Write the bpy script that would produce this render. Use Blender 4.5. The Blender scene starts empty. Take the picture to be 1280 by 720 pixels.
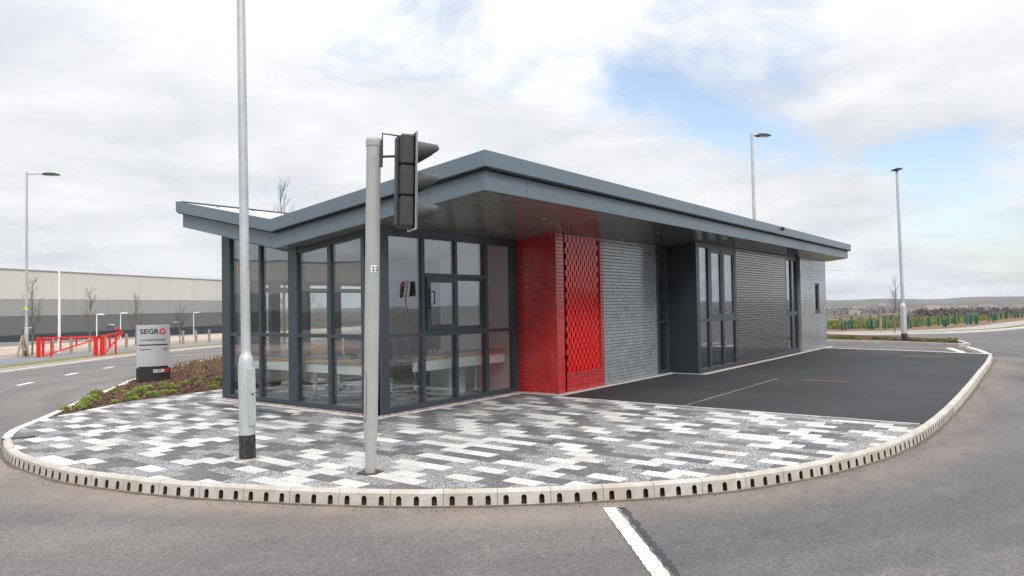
import bpy, bmesh, math, random
from mathutils import Vector, Matrix, noise
from mathutils.geometry import tessellate_polygon
R = math.radians
sc = bpy.context.scene
COL = sc.collection
random.seed(7)

# ------------------------------------------------------------------ materials
def node(nt, t, **kw):
    n = nt.nodes.new(t)
    for k, v in kw.items():
        if k == 'inp':
            for a, b in v.items(): n.inputs[a].default_value = b
        else: setattr(n, k, v)
    return n
class M:
    """small wrapper: material with a Principled node and helpers"""
    def __init__(s, name, col=(.5,.5,.5), rough=.5, metal=0., spec=.5, coat=0., coat_rough=.05):
        s.m = bpy.data.materials.new(name); s.m.use_nodes = True
        s.nt = s.m.node_tree; s.b = s.nt.nodes['Principled BSDF']
        s.b.inputs['Base Color'].default_value = (*col, 1)
        s.b.inputs['Roughness'].default_value = rough
        s.b.inputs['Metallic'].default_value = metal
        s.b.inputs['Specular IOR Level'].default_value = spec
        s.b.inputs['Coat Weight'].default_value = coat
        s.b.inputs['Coat Roughness'].default_value = coat_rough
    def n(s, t, **kw): return node(s.nt, t, **kw)
    def l(s, a, b): s.nt.links.new(a, b)
    def pos(s):
        g = s.n('ShaderNodeNewGeometry'); return g.outputs['Position']
    def mapped(s, vec, scale):
        m = s.n('ShaderNodeMapping'); m.inputs['Scale'].default_value = scale
        s.l(vec, m.inputs['Vector']); return m.outputs[0]
    def noise(s, vec, scale, detail=4, rough=.6, dist=0.):
        t = s.n('ShaderNodeTexNoise', inp={'Scale': scale, 'Detail': detail, 'Roughness': rough, 'Distortion': dist})
        s.l(vec, t.inputs['Vector']); return t.outputs['Fac']
    def ramp(s, fac, stops, interp='LINEAR'):
        r = s.n('ShaderNodeValToRGB'); r.color_ramp.interpolation = interp
        e = r.color_ramp.elements
        while len(e) < len(stops): e.new(.5)
        for i, (p, c) in enumerate(stops):
            e[i].position = p; e[i].color = (*c, 1) if len(c) == 3 else c
        s.l(fac, r.inputs[0]); return r.outputs[0]
    def mix(s, f, a, b, mode='MIX'):
        m = s.n('ShaderNodeMix', data_type='RGBA', blend_type=mode)
        for i, v in ((0, f), (6, a), (7, b)):
            if hasattr(v, 'links'): s.l(v, m.inputs[i])
            elif isinstance(v, (int, float)): m.inputs[i].default_value = v
            else: m.inputs[i].default_value = (*v, 1)
        return m.outputs[2]
    def math(s, op, a, b=None, c=None):
        m = s.n('ShaderNodeMath', operation=op)
        for i, v in enumerate((a, b, c)):
            if v is None: continue
            if hasattr(v, 'links'): s.l(v, m.inputs[i])
            else: m.inputs[i].default_value = v
        return m.outputs[0]
    def bump(s, h, strength=.3, dist=.01):
        b = s.n('ShaderNodeBump', inp={'Strength': strength, 'Distance': dist})
        s.l(h, b.inputs['Height']); s.l(b.outputs[0], s.b.inputs['Normal']); return b
    def color(s, o): s.l(o, s.b.inputs['Base Color'])
    def rough(s, o): s.l(o, s.b.inputs['Roughness'])

def vary(name, col, rough=.5, scale=3., amt=.15, **kw):
    """paint-like surface with soft tone and gloss variation"""
    m = M(name, col, rough, **kw); p = m.pos()
    n1 = m.noise(p, scale, 5, .65)
    c = m.ramp(n1, [(.3, tuple(x*(1-amt) for x in col)), (.7, tuple(min(1, x*(1+amt)) for x in col))])
    m.color(c)
    m.rough(m.math('MULTIPLY_ADD', m.noise(p, scale*4, 3), .25, rough-.1))
    return m.m

def asphalt(name, a, b, dirt=None, agg=95., streak=True):
    m = M(name, a, .85, spec=.3); p = m.pos()
    big = m.noise(m.mapped(p, (.35,.35,.35)), 1., 6, .6)
    c = m.ramp(big, [(.32, a), (.68, b)])
    st = m.noise(m.mapped(p, (.5, 3.2, 1)), 1.3, 5, .65)
    c = m.mix(m.math('MULTIPLY', m.ramp(st, [(.45,(0,0,0)),(.75,(1,1,1))]), .3), c, tuple(x*.72 for x in a))
    fine = m.noise(p, agg*.5, 3, .7)
    c = m.mix(1., c, m.ramp(fine, [(.3,(.66,)*3),(.52,(1,)*3),(.72,(1.45,)*3)]), 'MULTIPLY')
    v = m.n('ShaderNodeTexVoronoi', inp={'Scale': agg}); m.l(p, v.inputs['Vector'])
    c = m.mix(.40, c, m.mix(1., c, m.ramp(v.outputs['Color'], [(.15,(.6,)*3),(.85,(1.4,)*3)]), 'MULTIPLY'))
    if dirt:
        at = m.n('ShaderNodeAttribute', attribute_name='dirt')
        dn = m.noise(p, 2.3, 6, .7)
        f = m.math('MULTIPLY', at.outputs['Fac'], m.ramp(dn, [(.3,(.25,)*3),(.62,(1,)*3)]))
        c = m.mix(f, c, dirt)
    if dirt:
        # the carriageway right of the laying joint is a darker, cooler mix; faint wheel tracks
        sx = m.n('ShaderNodeSeparateXYZ'); m.l(p, sx.inputs[0])
        sd_ = m.math('SUBTRACT', m.math('MULTIPLY', m.math('ADD', sx.outputs[0], -5.40), .66), m.math('MULTIPLY', m.math('ADD', sx.outputs[1], -3.0), .75))
        side = m.math('MULTIPLY', m.math('GREATER_THAN', sd_, .06), .55)
        c = m.mix(side, c, m.mix(1., c, (.60,.63,.68), 'MULTIPLY'))
        ln = m.n('ShaderNodeVectorMath', operation='DISTANCE'); m.l(p, ln.inputs[0]); ln.inputs[1].default_value = (13.0,13.0,-.12)
        wv = m.n('ShaderNodeTexNoise', noise_dimensions='1D', inp={'Scale': .9, 'Detail': 2.}); m.l(m.math('ADD', ln.outputs['Value'], m.math('MULTIPLY', big, .5)), wv.inputs['W'])
        c = m.mix(.8, c, m.mix(1., c, m.ramp(wv.outputs['Fac'], [(.36,(.82,.82,.84)),(.62,(1.13,1.12,1.10))]), 'MULTIPLY'))
    blot = m.noise(p, 9., 5, .75)
    c = m.mix(1., c, m.ramp(blot, [(.28,(.92,)*3),(.72,(1.08,)*3)]), 'MULTIPLY')
    gr = m.n('ShaderNodeTexVoronoi', inp={'Scale': 34.}); m.l(p, gr.inputs['Vector'])
    c = m.mix(m.ramp(gr.outputs['Distance'], [(.03,(.3,)*3),(.05,(0,0,0))]), c, tuple(min(1,x*2.2) for x in b))
    # small pale stains and dark oil marks
    sp = m.noise(p, 3.1, 3, .6)
    c = m.mix(m.ramp(sp, [(.66,(0,0,0)),(.76,(.4,)*3)]), c, tuple(x*.5 for x in a))
    m.color(c); m.bump(m.math('ADD', v.outputs['Distance'], fine), .5, .006)
    m.rough(m.math('MULTIPLY_ADD', fine, .3, .65))
    return m.m

MAT = {}
MAT['road'] = asphalt('road_asphalt', (.122,.113,.108), (.180,.164,.152), dirt=(.29,.225,.175))
MAT['tarmac'] = asphalt('forecourt_tarmac', (.023,.023,.025), (.043,.043,.045))
MAT['path'] = asphalt('path_asphalt', (.15,.15,.155), (.20,.20,.205))
MAT['path_pale'] = asphalt('pale_path', (.26,.25,.24), (.36,.34,.32))
MAT['band'] = asphalt('joint_sealant', (.04,.042,.046), (.065,.065,.07))

def paving():
    m = M('block_paving', (.5,)*3, .8, spec=.3); p = m.pos()
    sx = m.n('ShaderNodeSeparateXYZ'); m.l(p, sx.inputs[0])
    rx = m.math('DIVIDE', sx.outputs[0], .185)
    row = m.math('FLOOR', rx)
    off = m.math('MULTIPLY', m.math('FLOORED_MODULO', row, 2.), .5)
    cy = m.math('ADD', m.math('DIVIDE', m.math('ADD', sx.outputs[1], -.02), .37), off)
    colm = m.math('FLOOR', cy)
    cb = m.n('ShaderNodeCombineXYZ'); m.l(row, cb.inputs[0]); m.l(colm, cb.inputs[1])
    wn = m.n('ShaderNodeTexWhiteNoise', noise_dimensions='2D'); m.l(cb.outputs[0], wn.inputs['Vector'])
    half = m.math('FLOOR', m.math('MULTIPLY', colm, .5)); par = m.math('FLOORED_MODULO', colm, 2.)
    cbp = m.n('ShaderNodeCombineXYZ'); m.l(m.math('FLOOR', m.math('MULTIPLY', row, .5)), cbp.inputs[0]); m.l(half, cbp.inputs[1])
    wnp = m.n('ShaderNodeTexWhiteNoise', noise_dimensions='2D'); m.l(cbp.outputs[0], wnp.inputs['Vector'])
    # two neighbours in a row never share a tone
    rpar = m.math('FLOORED_MODULO', row, 2.)
    val = m.math('FRACT', m.math('ADD', m.math('ADD', wnp.outputs['Value'], m.math('MULTIPLY', rpar, .36)), m.math('MULTIPLY', par, m.math('MULTIPLY_ADD', wn.outputs['Value'], .30, .34))))
    tone = m.ramp(val, [(0,(.098,.10,.105)),(.32,(.225,.225,.227)),(.70,(.53,.52,.50))], 'CONSTANT')
    wn2 = m.n('ShaderNodeTexWhiteNoise', noise_dimensions='3D')
    cb2 = m.n('ShaderNodeCombineXYZ', inp={2: 3.3}); m.l(row, cb2.inputs[0]); m.l(colm, cb2.inputs[1]); m.l(cb2.outputs[0], wn2.inputs['Vector'])
    tone = m.mix(1., tone, m.ramp(wn2.outputs['Value'], [(0,(.86,)*3),(1,(1.1,)*3)]), 'MULTIPLY')
    v = m.n('ShaderNodeTexVoronoi', inp={'Scale': 95.}); m.l(p, v.inputs['Vector'])
    spk = m.n('ShaderNodeSeparateColor'); m.l(v.outputs['Color'], spk.inputs[0])
    # granite aggregate: strong in the grey blocks, faint in the white ones
    amount = m.ramp(val, [(0,(.8,)*3),(.32,(1.,)*3),(.70,(.30,)*3)], 'CONSTANT')
    sc_ = m.ramp(spk.outputs[0], [(0,(.28,)*3),(.45,(.62,)*3),(.62,(1.25,)*3),(1,(2.2,)*3)])
    tone = m.mix(amount, tone, m.mix(1., tone, sc_, 'MULTIPLY'))
    dirtn = m.noise(p, 1.1, 6, .65)
    tone = m.mix(m.ramp(dirtn, [(.42,(0,0,0)),(.75,(.45,)*3)]), tone, (.27,.235,.20))
    # joints
    fx = m.math('ABSOLUTE', m.math('ADD', m.math('FRACT', rx), -.5))
    fy = m.math('ABSOLUTE', m.math('ADD', m.math('FRACT', cy), -.5))
    jx = m.math('GREATER_THAN', fx, .482); jy = m.math('GREATER_THAN', fy, .491)
    j = m.math('MAXIMUM', jx, jy)
    tone = m.mix(m.math('MULTIPLY', j, .8), tone, (.10,.095,.088))
    m.color(tone)
    m.bump(m.math('SUBTRACT', m.math('MULTIPLY', spk.outputs[0], .25), j), .6, .004)
    return m.m
MAT['paving'] = paving()

def brick(name, c1, c2, mortar, rough, coat, w=.215, h=.0667, offset=.5, ms=.006, squash=0, rv=.0, bumpd=.006):
    m = M(name, c1, rough, coat=coat, coat_rough=.12); p = m.pos()
    sx = m.n('ShaderNodeSeparateXYZ'); m.l(p, sx.inputs[0])
    cb = m.n('ShaderNodeCombineXYZ')
    m.l(m.math('ADD', sx.outputs[0], sx.outputs[1]), cb.inputs[0]); m.l(sx.outputs[2], cb.inputs[1])
    b = m.n('ShaderNodeTexBrick', offset=offset, inp={'Color1': (*c1,1), 'Color2': (*c2,1), 'Mortar': (*mortar,1), 'Scale': 1., 'Mortar Size': ms, 'Mortar Smooth': .1, 'Bias': 0., 'Brick Width': w, 'Row Height': h})
    m.l(cb.outputs[0], b.inputs['Vector'])
    c = b.outputs['Color']
    g = m.noise(p, 9., 4, .6)
    c = m.mix(.8, c, m.mix(1., c, m.ramp(g, [(.3,(.72,)*3),(.7,(1.2,)*3)]), 'MULTIPLY'))
    m.color(c)
    m.rough(m.math('MULTIPLY_ADD', b.outputs['Fac'], .5, rough))
    m.l(m.math('MULTIPLY_ADD', b.outputs['Fac'], -coat, coat), m.b.inputs['Coat Weight'])
    # every brick sits slightly out of plane, so its reflection differs
    fl = m.noise(m.mapped(cb.outputs[0], (1/w, 1/h, 1)), .9, 1, .5)
    hh = m.math('ADD', m.math('MULTIPLY', b.outputs['Fac'], -1.), m.math('MULTIPLY', fl, .8 if rv else .35))
    m.bump(hh, .7, bumpd)
    return m.m
MAT['red_brick'] = brick('red_glazed_brick', (.64,.010,.008), (.54,.007,.007), (.12,.10,.095), .2, .7, offset=0., ms=.007)
MAT['grey_brick'] = brick('grey_glazed_brick', (.255,.28,.292), (.305,.33,.342), (.13,.137,.142), .2, .9, ms=.007)
MAT['dark_brick'] = brick('dark_glazed_brick', (.042,.040,.040), (.092,.086,.084), (.014,.014,.014), .22, .9, rv=1, bumpd=.014, h=.0667, ms=.009)
MAT['red_glaze'] = vary('red_glaze', (.62,.010,.008), .16, 8, .15, coat=1.)
MAT['mortar'] = vary('dark_mortar', (.085,.07,.068), .9, 30, .2)
MAT['fascia'] = vary('fascia_grey_aluminium', (.120,.158,.188), .34, .8, .07)
MAT['frame'] = vary('anthracite_frame', (.040,.053,.064), .33, 2, .08)
MAT['box'] = vary('anthracite_cladding', (.030,.038,.046), .33, 1.5, .08)
def soffit():
    m = M('soffit_planks', (.07,.072,.07), .16, spec=.6); p = m.pos()
    sx = m.n('ShaderNodeSeparateXYZ'); m.l(p, sx.inputs[0])
    f = m.math('FRACT', m.math('DIVIDE', sx.outputs[1], .2))
    g = m.math('LESS_THAN', f, .06)
    m.color(m.mix(g, (.21,.215,.20), (.05,.05,.05)))
    wob = m.noise(m.mapped(p, (.7, 5, 1)), 1.2, 2)
    m.bump(m.math('ADD', m.math('MULTIPLY', g, -1.), m.math('MULTIPLY', wob, .12)), .35, .004)
    return m.m
MAT['soffit'] = soffit()
MAT['gap_shade'] = M('painted_gap_shade', (.012,.012,.013), .7).m
MAT['roof'] = vary('roof_membrane_white', (.45,.46,.47), .6, 1, .06)
def concrete(name, a, b, sc1=3., warm=None):
    m = M(name, a, .85, spec=.3); p = m.pos()
    c = m.ramp(m.noise(p, sc1, 6, .7), [(.3, a), (.7, b)])
    c = m.mix(1., c, m.ramp(m.noise(p, 90, 3, .7), [(.3,(.8,)*3),(.7,(1.15,)*3)]), 'MULTIPLY')
    if warm: c = m.mix(m.ramp(m.noise(p, 1.7, 5, .65, 1.), [(.45,(0,0,0)),(.72,(.75,)*3)]), c, warm)
    m.color(c); m.bump(m.noise(p, 120, 4), .25, .004); return m.m
MAT['kerb'] = concrete('kerb_concrete', (.40,.375,.335), (.52,.495,.45), 3.5, (.33,.26,.20))
MAT['flush'] = concrete('pale_kerb_concrete', (.55,.53,.49), (.68,.66,.62))
MAT['silt'] = concrete('dark_silt', (.07,.055,.045), (.17,.13,.10), 14.)
MAT['dark_hole'] = M('slot_inside', (.06,.05,.04), .9).m
def gravel():
    m = M('gravel', (.3,.25,.24), .9); p = m.pos()
    v = m.n('ShaderNodeTexVoronoi', inp={'Scale': 38.}); m.l(p, v.inputs['Vector'])
    s = m.n('ShaderNodeSeparateColor'); m.l(v.outputs['Color'], s.inputs[0])
    m.color(m.ramp(s.outputs[0], [(0,(.09,.06,.06)),(.35,(.24,.16,.15)),(.7,(.42,.36,.34)),(1,(.6,.56,.54))]))
    m.bump(v.outputs['Distance'], -1., .03); return m.m
MAT['gravel'] = gravel()
def galv(name, a, b, rough=.45):
    m = M(name, a, rough, metal=.35); p = m.pos()
    v = m.n('ShaderNodeTexVoronoi', inp={'Scale': 45.}); m.l(m.mapped(p,(1,1,.6)), v.inputs['Vector'])
    s = m.n('ShaderNodeSeparateColor'); m.l(v.outputs['Color'], s.inputs[0])
    f = m.math('MULTIPLY_ADD', s.outputs[0], .12, m.math('MULTIPLY', m.noise(m.mapped(p,(1,1,.4)), 4, 5, .7), .85))
    m.color(m.ramp(f, [(.25,a),(.75,b)])); return m.m
MAT['galv'] = galv('galvanised_steel', (.36,.385,.39), (.60,.62,.62))
MAT['pole_grey'] = vary('grey_painted_pole', (.36,.37,.35), .42, 3, .07)
MAT['signal'] = vary('signal_dark_plastic', (.034,.036,.038), .5, 6, .15)
MAT['visor'] = vary('signal_visor_plastic', (.055,.057,.058), .55, 6, .12)
MAT['white'] = vary('white_paint', (.78,.77,.74), .5, 5, .06)
MAT['black'] = vary('black_paint', (.022,.022,.022), .5, 12, .4)
def black_worn():
    m = M('black_pole_coating', (.02,)*3, .6); p = m.pos()
    m.color(m.ramp(m.noise(m.mapped(p,(1,1,.35)), 30, 5, .75), [(.55,(.018,.018,.018)),(.68,(.16,.16,.155))])); return m.m
MAT['black_worn'] = black_worn()
def line_paint():
    m = M('road_line_paint', (.75,.70,.6), .7); p = m.pos()
    c = m.ramp(m.noise(p, 3, 6, .7), [(.3,(.50,.45,.38)),(.7,(.66,.61,.53))])
    m.color(m.mix(m.ramp(m.noise(p, 60, 4, .7), [(.60,(0,0,0)),(.72,(.6,)*3)]), c, (.25,.23,.21))); return m.m
MAT['line'] = line_paint()
MAT['rust'] = concrete('rusty_cover', (.060,.042,.035), (.095,.062,.048), 8)
MAT['steel'] = vary('drain_steel', (.10,.11,.12), .4, 6, .2, metal=.5)
MAT['red_paint'] = vary('red_barrier_paint', (.70,.018,.012), .35, 5, .1)
def mulch():
    m = M('bark_mulch', (.08,.04,.03), .95, spec=.2); p = m.pos()
    v = m.n('ShaderNodeTexVoronoi', inp={'Scale': 26.}); m.l(m.mapped(p,(1,1.6,1)), v.inputs['Vector'])
    s = m.n('ShaderNodeSeparateColor'); m.l(v.outputs['Color'], s.inputs[0])
    c = m.ramp(s.outputs[0], [(0,(.03,.014,.010)),(.5,(.10,.045,.032)),(1,(.20,.105,.075))])
    m.color(c); m.bump(v.outputs['Distance'], 1., .04); return m.m
MAT['mulch'] = mulch()
MAT['chip'] = vary('bark_chips', (.12,.065,.042), .9, 9, .55)
def ground():
    m = M('ground_soil_grass', (.1,.1,.05), .95, spec=.2); p = m.pos()
    ln = m.n('ShaderNodeVectorMath', operation='LENGTH'); m.l(p, ln.inputs[0])
    near = m.ramp(m.noise(p, .8, 8, .7), [(.35,(.13,.085,.058)),(.5,(.10,.095,.045)),(.62,(.085,.115,.032))])
    # far: patchwork of woods, fields, pale settlements
    f1 = m.noise(m.mapped(p, (.0016,.0023,0)), 1., 7, .68)
    far = m.ramp(f1, [(.34,(.040,.024,.020)),(.46,(.070,.044,.036)),(.52,(.10,.095,.045)),(.56,(.060,.040,.032)),(.62,(.16,.12,.09)),(.72,(.27,.22,.18))])
    f2 = m.noise(m.mapped(p, (.012,.012,0)), 1., 5, .75)
    far = m.mix(.75, far, m.mix(1., far, m.ramp(f2, [(.34,(.35,)*3),(.5,(.9,)*3),(.62,(1.6,)*3),(.70,(3.2,3.0,2.8))]), 'MULTIPLY'))
    mr = m.n('ShaderNodeMapRange', inp={'From Min': 75., 'From Max': 200.}); m.l(ln.outputs['Value'], mr.inputs[0])
    m.color(m.mix(mr.outputs[0], near, far)); return m.m
MAT['ground'] = ground()
def grassy(name, stops, scale=1.5):
    m = M(name, (.1,.1,.05), .95, spec=.2); p = m.pos()
    c = m.ramp(m.noise(p, scale, 7, .75), stops)
    c = m.mix(1., c, m.ramp(m.noise(p, 25, 4, .7), [(.3,(.6,)*3),(.7,(1.4,)*3)]), 'MULTIPLY')
    m.color(c); m.bump(m.noise(p, 18, 5), .6, .05); return m.m
MAT['verge'] = grassy('verge_grass', [(.35,(.21,.16,.12)),(.5,(.16,.15,.06)),(.62,(.12,.16,.04))], 1.1)
MAT['verge_soil'] = grassy('verge_soil', [(.35,(.24,.20,.17)),(.6,(.30,.25,.21)),(.75,(.2,.18,.10))], 1.)
MAT['bank'] = grassy('pinkish_soil_bank', [(.3,(.30,.24,.20)),(.6,(.42,.35,.30)),(.75,(.25,.2,.15))], 1.)
MAT['soil'] = grassy('plantation_soil', [(.3,(.12,.07,.045)),(.55,(.20,.125,.085)),(.72,(.13,.15,.04))], .7)
def leafy(name, a, b, scale=14.):
    m = M(name, a, .7, spec=.3); p = m.pos()
    oi = m.n('ShaderNodeObjectInfo')
    f = m.noise(p, scale, 3, .6)
    m.color(m.ramp(f, [(.3, a), (.7, b)])); m.b.inputs['Subsurface Weight'].default_value = 0
    return m.m
MAT['leaf'] = leafy('bright_green_leaves', (.15,.21,.04), (.36,.43,.11))
MAT['leaf_bank'] = leafy('yellow_green_shrubs', (.085,.115,.03), (.24,.25,.07), 1.5)
MAT['leaf_dry'] = leafy('dry_brown_stems', (.12,.062,.040), (.27,.17,.11), 5)
MAT['twig'] = leafy('bare_twigs', (.085,.066,.055), (.15,.12,.10), 6)
MAT['bark'] = leafy('pale_bark', (.16,.125,.09), (.27,.215,.16), 12)
MAT['wood_far'] = leafy('far_bare_woodland', (.050,.036,.030), (.105,.076,.060), .03)
MAT['timber'] = leafy('weathered_timber', (.26,.19,.13), (.40,.32,.24), 9)
MAT['tube'] = vary('green_tree_guard', (.007,.105,.075), .45, 4, .25)
def glass(name, tint=(.80,.86,.86), refl=.2):
    m = bpy.data.materials.new(name); m.use_nodes = True; nt = m.node_tree
    nt.nodes.remove(nt.nodes['Principled BSDF']); out = nt.nodes['Material Output']
    tr = node(nt, 'ShaderNodeBsdfTransparent'); tr.inputs[0].default_value = (*tint, 1)
    gl = node(nt, 'ShaderNodeBsdfGlossy'); gl.inputs['Roughness'].default_value = .0; gl.inputs[0].default_value = (.93,.94,1,1)
    # pane flatness: very gentle waves
    tc = node(nt, 'ShaderNodeNewGeometry'); nz = node(nt, 'ShaderNodeTexNoise', inp={'Scale': 1.3, 'Detail': 1.})
    nt.links.new(tc.outputs['Position'], nz.inputs['Vector'])
    bp = node(nt, 'ShaderNodeBump', inp={'Strength': .12, 'Distance': .02}); nt.links.new(nz.outputs[0], bp.inputs['Height'])
    nt.links.new(bp.outputs[0], gl.inputs['Normal'])
    dt = node(nt, 'ShaderNodeVectorMath', operation='DOT_PRODUCT'); nt.links.new(tc.outputs['Incoming'], dt.inputs[0]); nt.links.new(tc.outputs['Normal'], dt.inputs[1])
    def mm(op, a, b):
        q = node(nt, 'ShaderNodeMath', operation=op, use_clamp=True)
        for i, v in enumerate((a, b)):
            if v is None: continue
            if hasattr(v, 'links'): nt.links.new(v, q.inputs[i])
            else: q.inputs[i].default_value = v
        return q.outputs[0]
    ab = node(nt, 'ShaderNodeMath', operation='ABSOLUTE'); nt.links.new(dt.outputs['Value'], ab.inputs[0])
    sch = mm('POWER', mm('SUBTRACT', 1., ab.outputs[0]), 4.)
    ma = node(nt, 'ShaderNodeMath', operation='MULTIPLY_ADD'); ma.inputs[1].default_value = .9-refl; ma.inputs[2].default_value = refl; ma.use_clamp = True
    nt.links.new(sch, ma.inputs[0])
    mx = node(nt, 'ShaderNodeMixShader'); nt.links.new(ma.outputs[0], mx.inputs[0]); nt.links.new(tr.outputs[0], mx.inputs[1]); nt.links.new(gl.outputs[0], mx.inputs[2])
    nt.links.new(mx.outputs[0], out.inputs[0]); return m
MAT['glass'] = glass('coated_glass', (.94,.96,.955), .135)
MAT['glass_dark'] = glass('solar_glass', (.62,.66,.66), .30)
MAT['int_white'] = vary('interior_white_paint', (.62,.64,.62), .7, 1, .03)
MAT['int_floor'] = vary('interior_floor', (.30,.32,.31), .5, 2, .1)
MAT['desk_white'] = vary('desk_white_laminate', (.86,.88,.86), .4, 2, .03)
MAT['desk_top'] = vary('desk_grey_top', (.10,.105,.11), .35, 3, .1)
def wood():
    m = M('oak_veneer', (.4,.25,.1), .45); p = m.pos()
    m.color(m.ramp(m.noise(m.mapped(p,(6,6,.6)), 3., 5, .6, .6), [(.3,(.33,.19,.08)),(.7,(.48,.31,.15))])); return m.m
MAT['wood'] = wood()
MAT['chair'] = vary('black_upholstery', (.02,.02,.022), .8, 20, .3)
MAT['chrome'] = M('polished_chrome', (.6,.6,.6), .15, metal=1.).m
MAT['w_cream'] = vary('cladding_cream', (.74,.70,.64), .5, .08, .03)
MAT['w_light'] = vary('cladding_light_grey', (.40,.39,.38), .5, .08, .03)
MAT['w_mid'] = vary('cladding_mid_grey', (.175,.18,.175), .5, .08, .03)
MAT['w_dark'] = vary('cladding_dark_slate', (.052,.062,.075), .5, .08, .03)
def cladding(mat, scale_u):
    nt = mat.node_tree; b = nt.nodes['Principled BSDF']; src = b.inputs['Base Color'].links[0].from_socket
    g = node(nt,'ShaderNodeNewGeometry'); d = node(nt,'ShaderNodeVectorMath',operation='DOT_PRODUCT'); d.inputs[1].default_value=(.9068,.4216,0); nt.links.new(g.outputs['Position'],d.inputs[0])
    def mth(op,a,c):
        q=node(nt,'ShaderNodeMath',operation=op)
        for i,v in enumerate((a,c)):
            if hasattr(v,'links'): nt.links.new(v,q.inputs[i])
            else: q.inputs[i].default_value=v
        return q.outputs[0]
    fr=node(nt,'ShaderNodeMath',operation='FRACT'); nt.links.new(mth('DIVIDE',d.outputs['Value'],scale_u),fr.inputs[0])
    jt=mth('LESS_THAN',fr.outputs[0],.035)
    rb=node(nt,'ShaderNodeMath',operation='FRACT'); nt.links.new(mth('DIVIDE',d.outputs['Value'],.9),rb.inputs[0])
    f=mth('ADD',mth('MULTIPLY',jt,.10),mth('MULTIPLY',mth('LESS_THAN',rb.outputs[0],.3),.02))
    st=node(nt,'ShaderNodeTexNoise',inp={'Scale':1.,'Detail':5.}); mp=node(nt,'ShaderNodeMapping'); mp.inputs['Scale'].default_value=(.35,.35,.03); nt.links.new(g.outputs['Position'],mp.inputs[0]); nt.links.new(mp.outputs[0],st.inputs[0])
    f=mth('ADD',f,mth('MULTIPLY',st.outputs[0],.10))
    mx=node(nt,'ShaderNodeMix',data_type='RGBA',blend_type='MIX'); nt.links.new(f,mx.inputs[0]); nt.links.new(src,mx.inputs[6]); mx.inputs[7].default_value=(.05,.05,.055,1); nt.links.new(mx.outputs[2],b.inputs['Base Color'])
for k_ in ('w_cream','w_light','w_mid','w_dark'): cladding(MAT[k_], 7.3)
MAT['green_box'] = vary('green_container_paint', (.012,.14,.075), .5, .5, .15)
MAT['silver'] = vary('brushed_silver_panel', (.50,.51,.53), .38, 2, .04, metal=.3)
MAT['blue'] = vary('blue_plastic', (.02,.16,.45), .5, 2, .1)
MAT['car_white'] = vary('white_car_paint', (.70,.72,.72), .25, 1, .03, coat=.5)
MAT['car_dark'] = vary('dark_car_paint', (.03,.035,.045), .25, 1, .03, coat=.5)
MAT['tyre'] = M('tyre_rubber', (.02,)*3, .8).m
MAT['car_glass'] = M('car_glass', (.03,.04,.045), .08).m
MAT['red_lens'] = M('red_signal_lens', (.6,.01,.01), .3).m
e = MAT['red_lens'].node_tree.nodes['Principled BSDF']; e.inputs['Emission Color'].default_value = (1,.05,.03,1); e.inputs['Emission Strength'].default_value = .8
MAT['lens_off'] = M('unlit_signal_lens', (.03,.03,.025), .2).m
MAT['lamp_glass'] = M('downlight_lens', (.8,.8,.78), .3).m
MAT['pale_build'] = vary('far_pale_buildings', (.42,.38,.35), .8, .05, .1)
MAT['roof_far'] = vary('far_brown_roofs', (.22,.13,.10), .9, .05, .2)
MAT['yellow'] = vary('yellow_sticker', (.6,.75,.02), .5, 5, .05)

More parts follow.
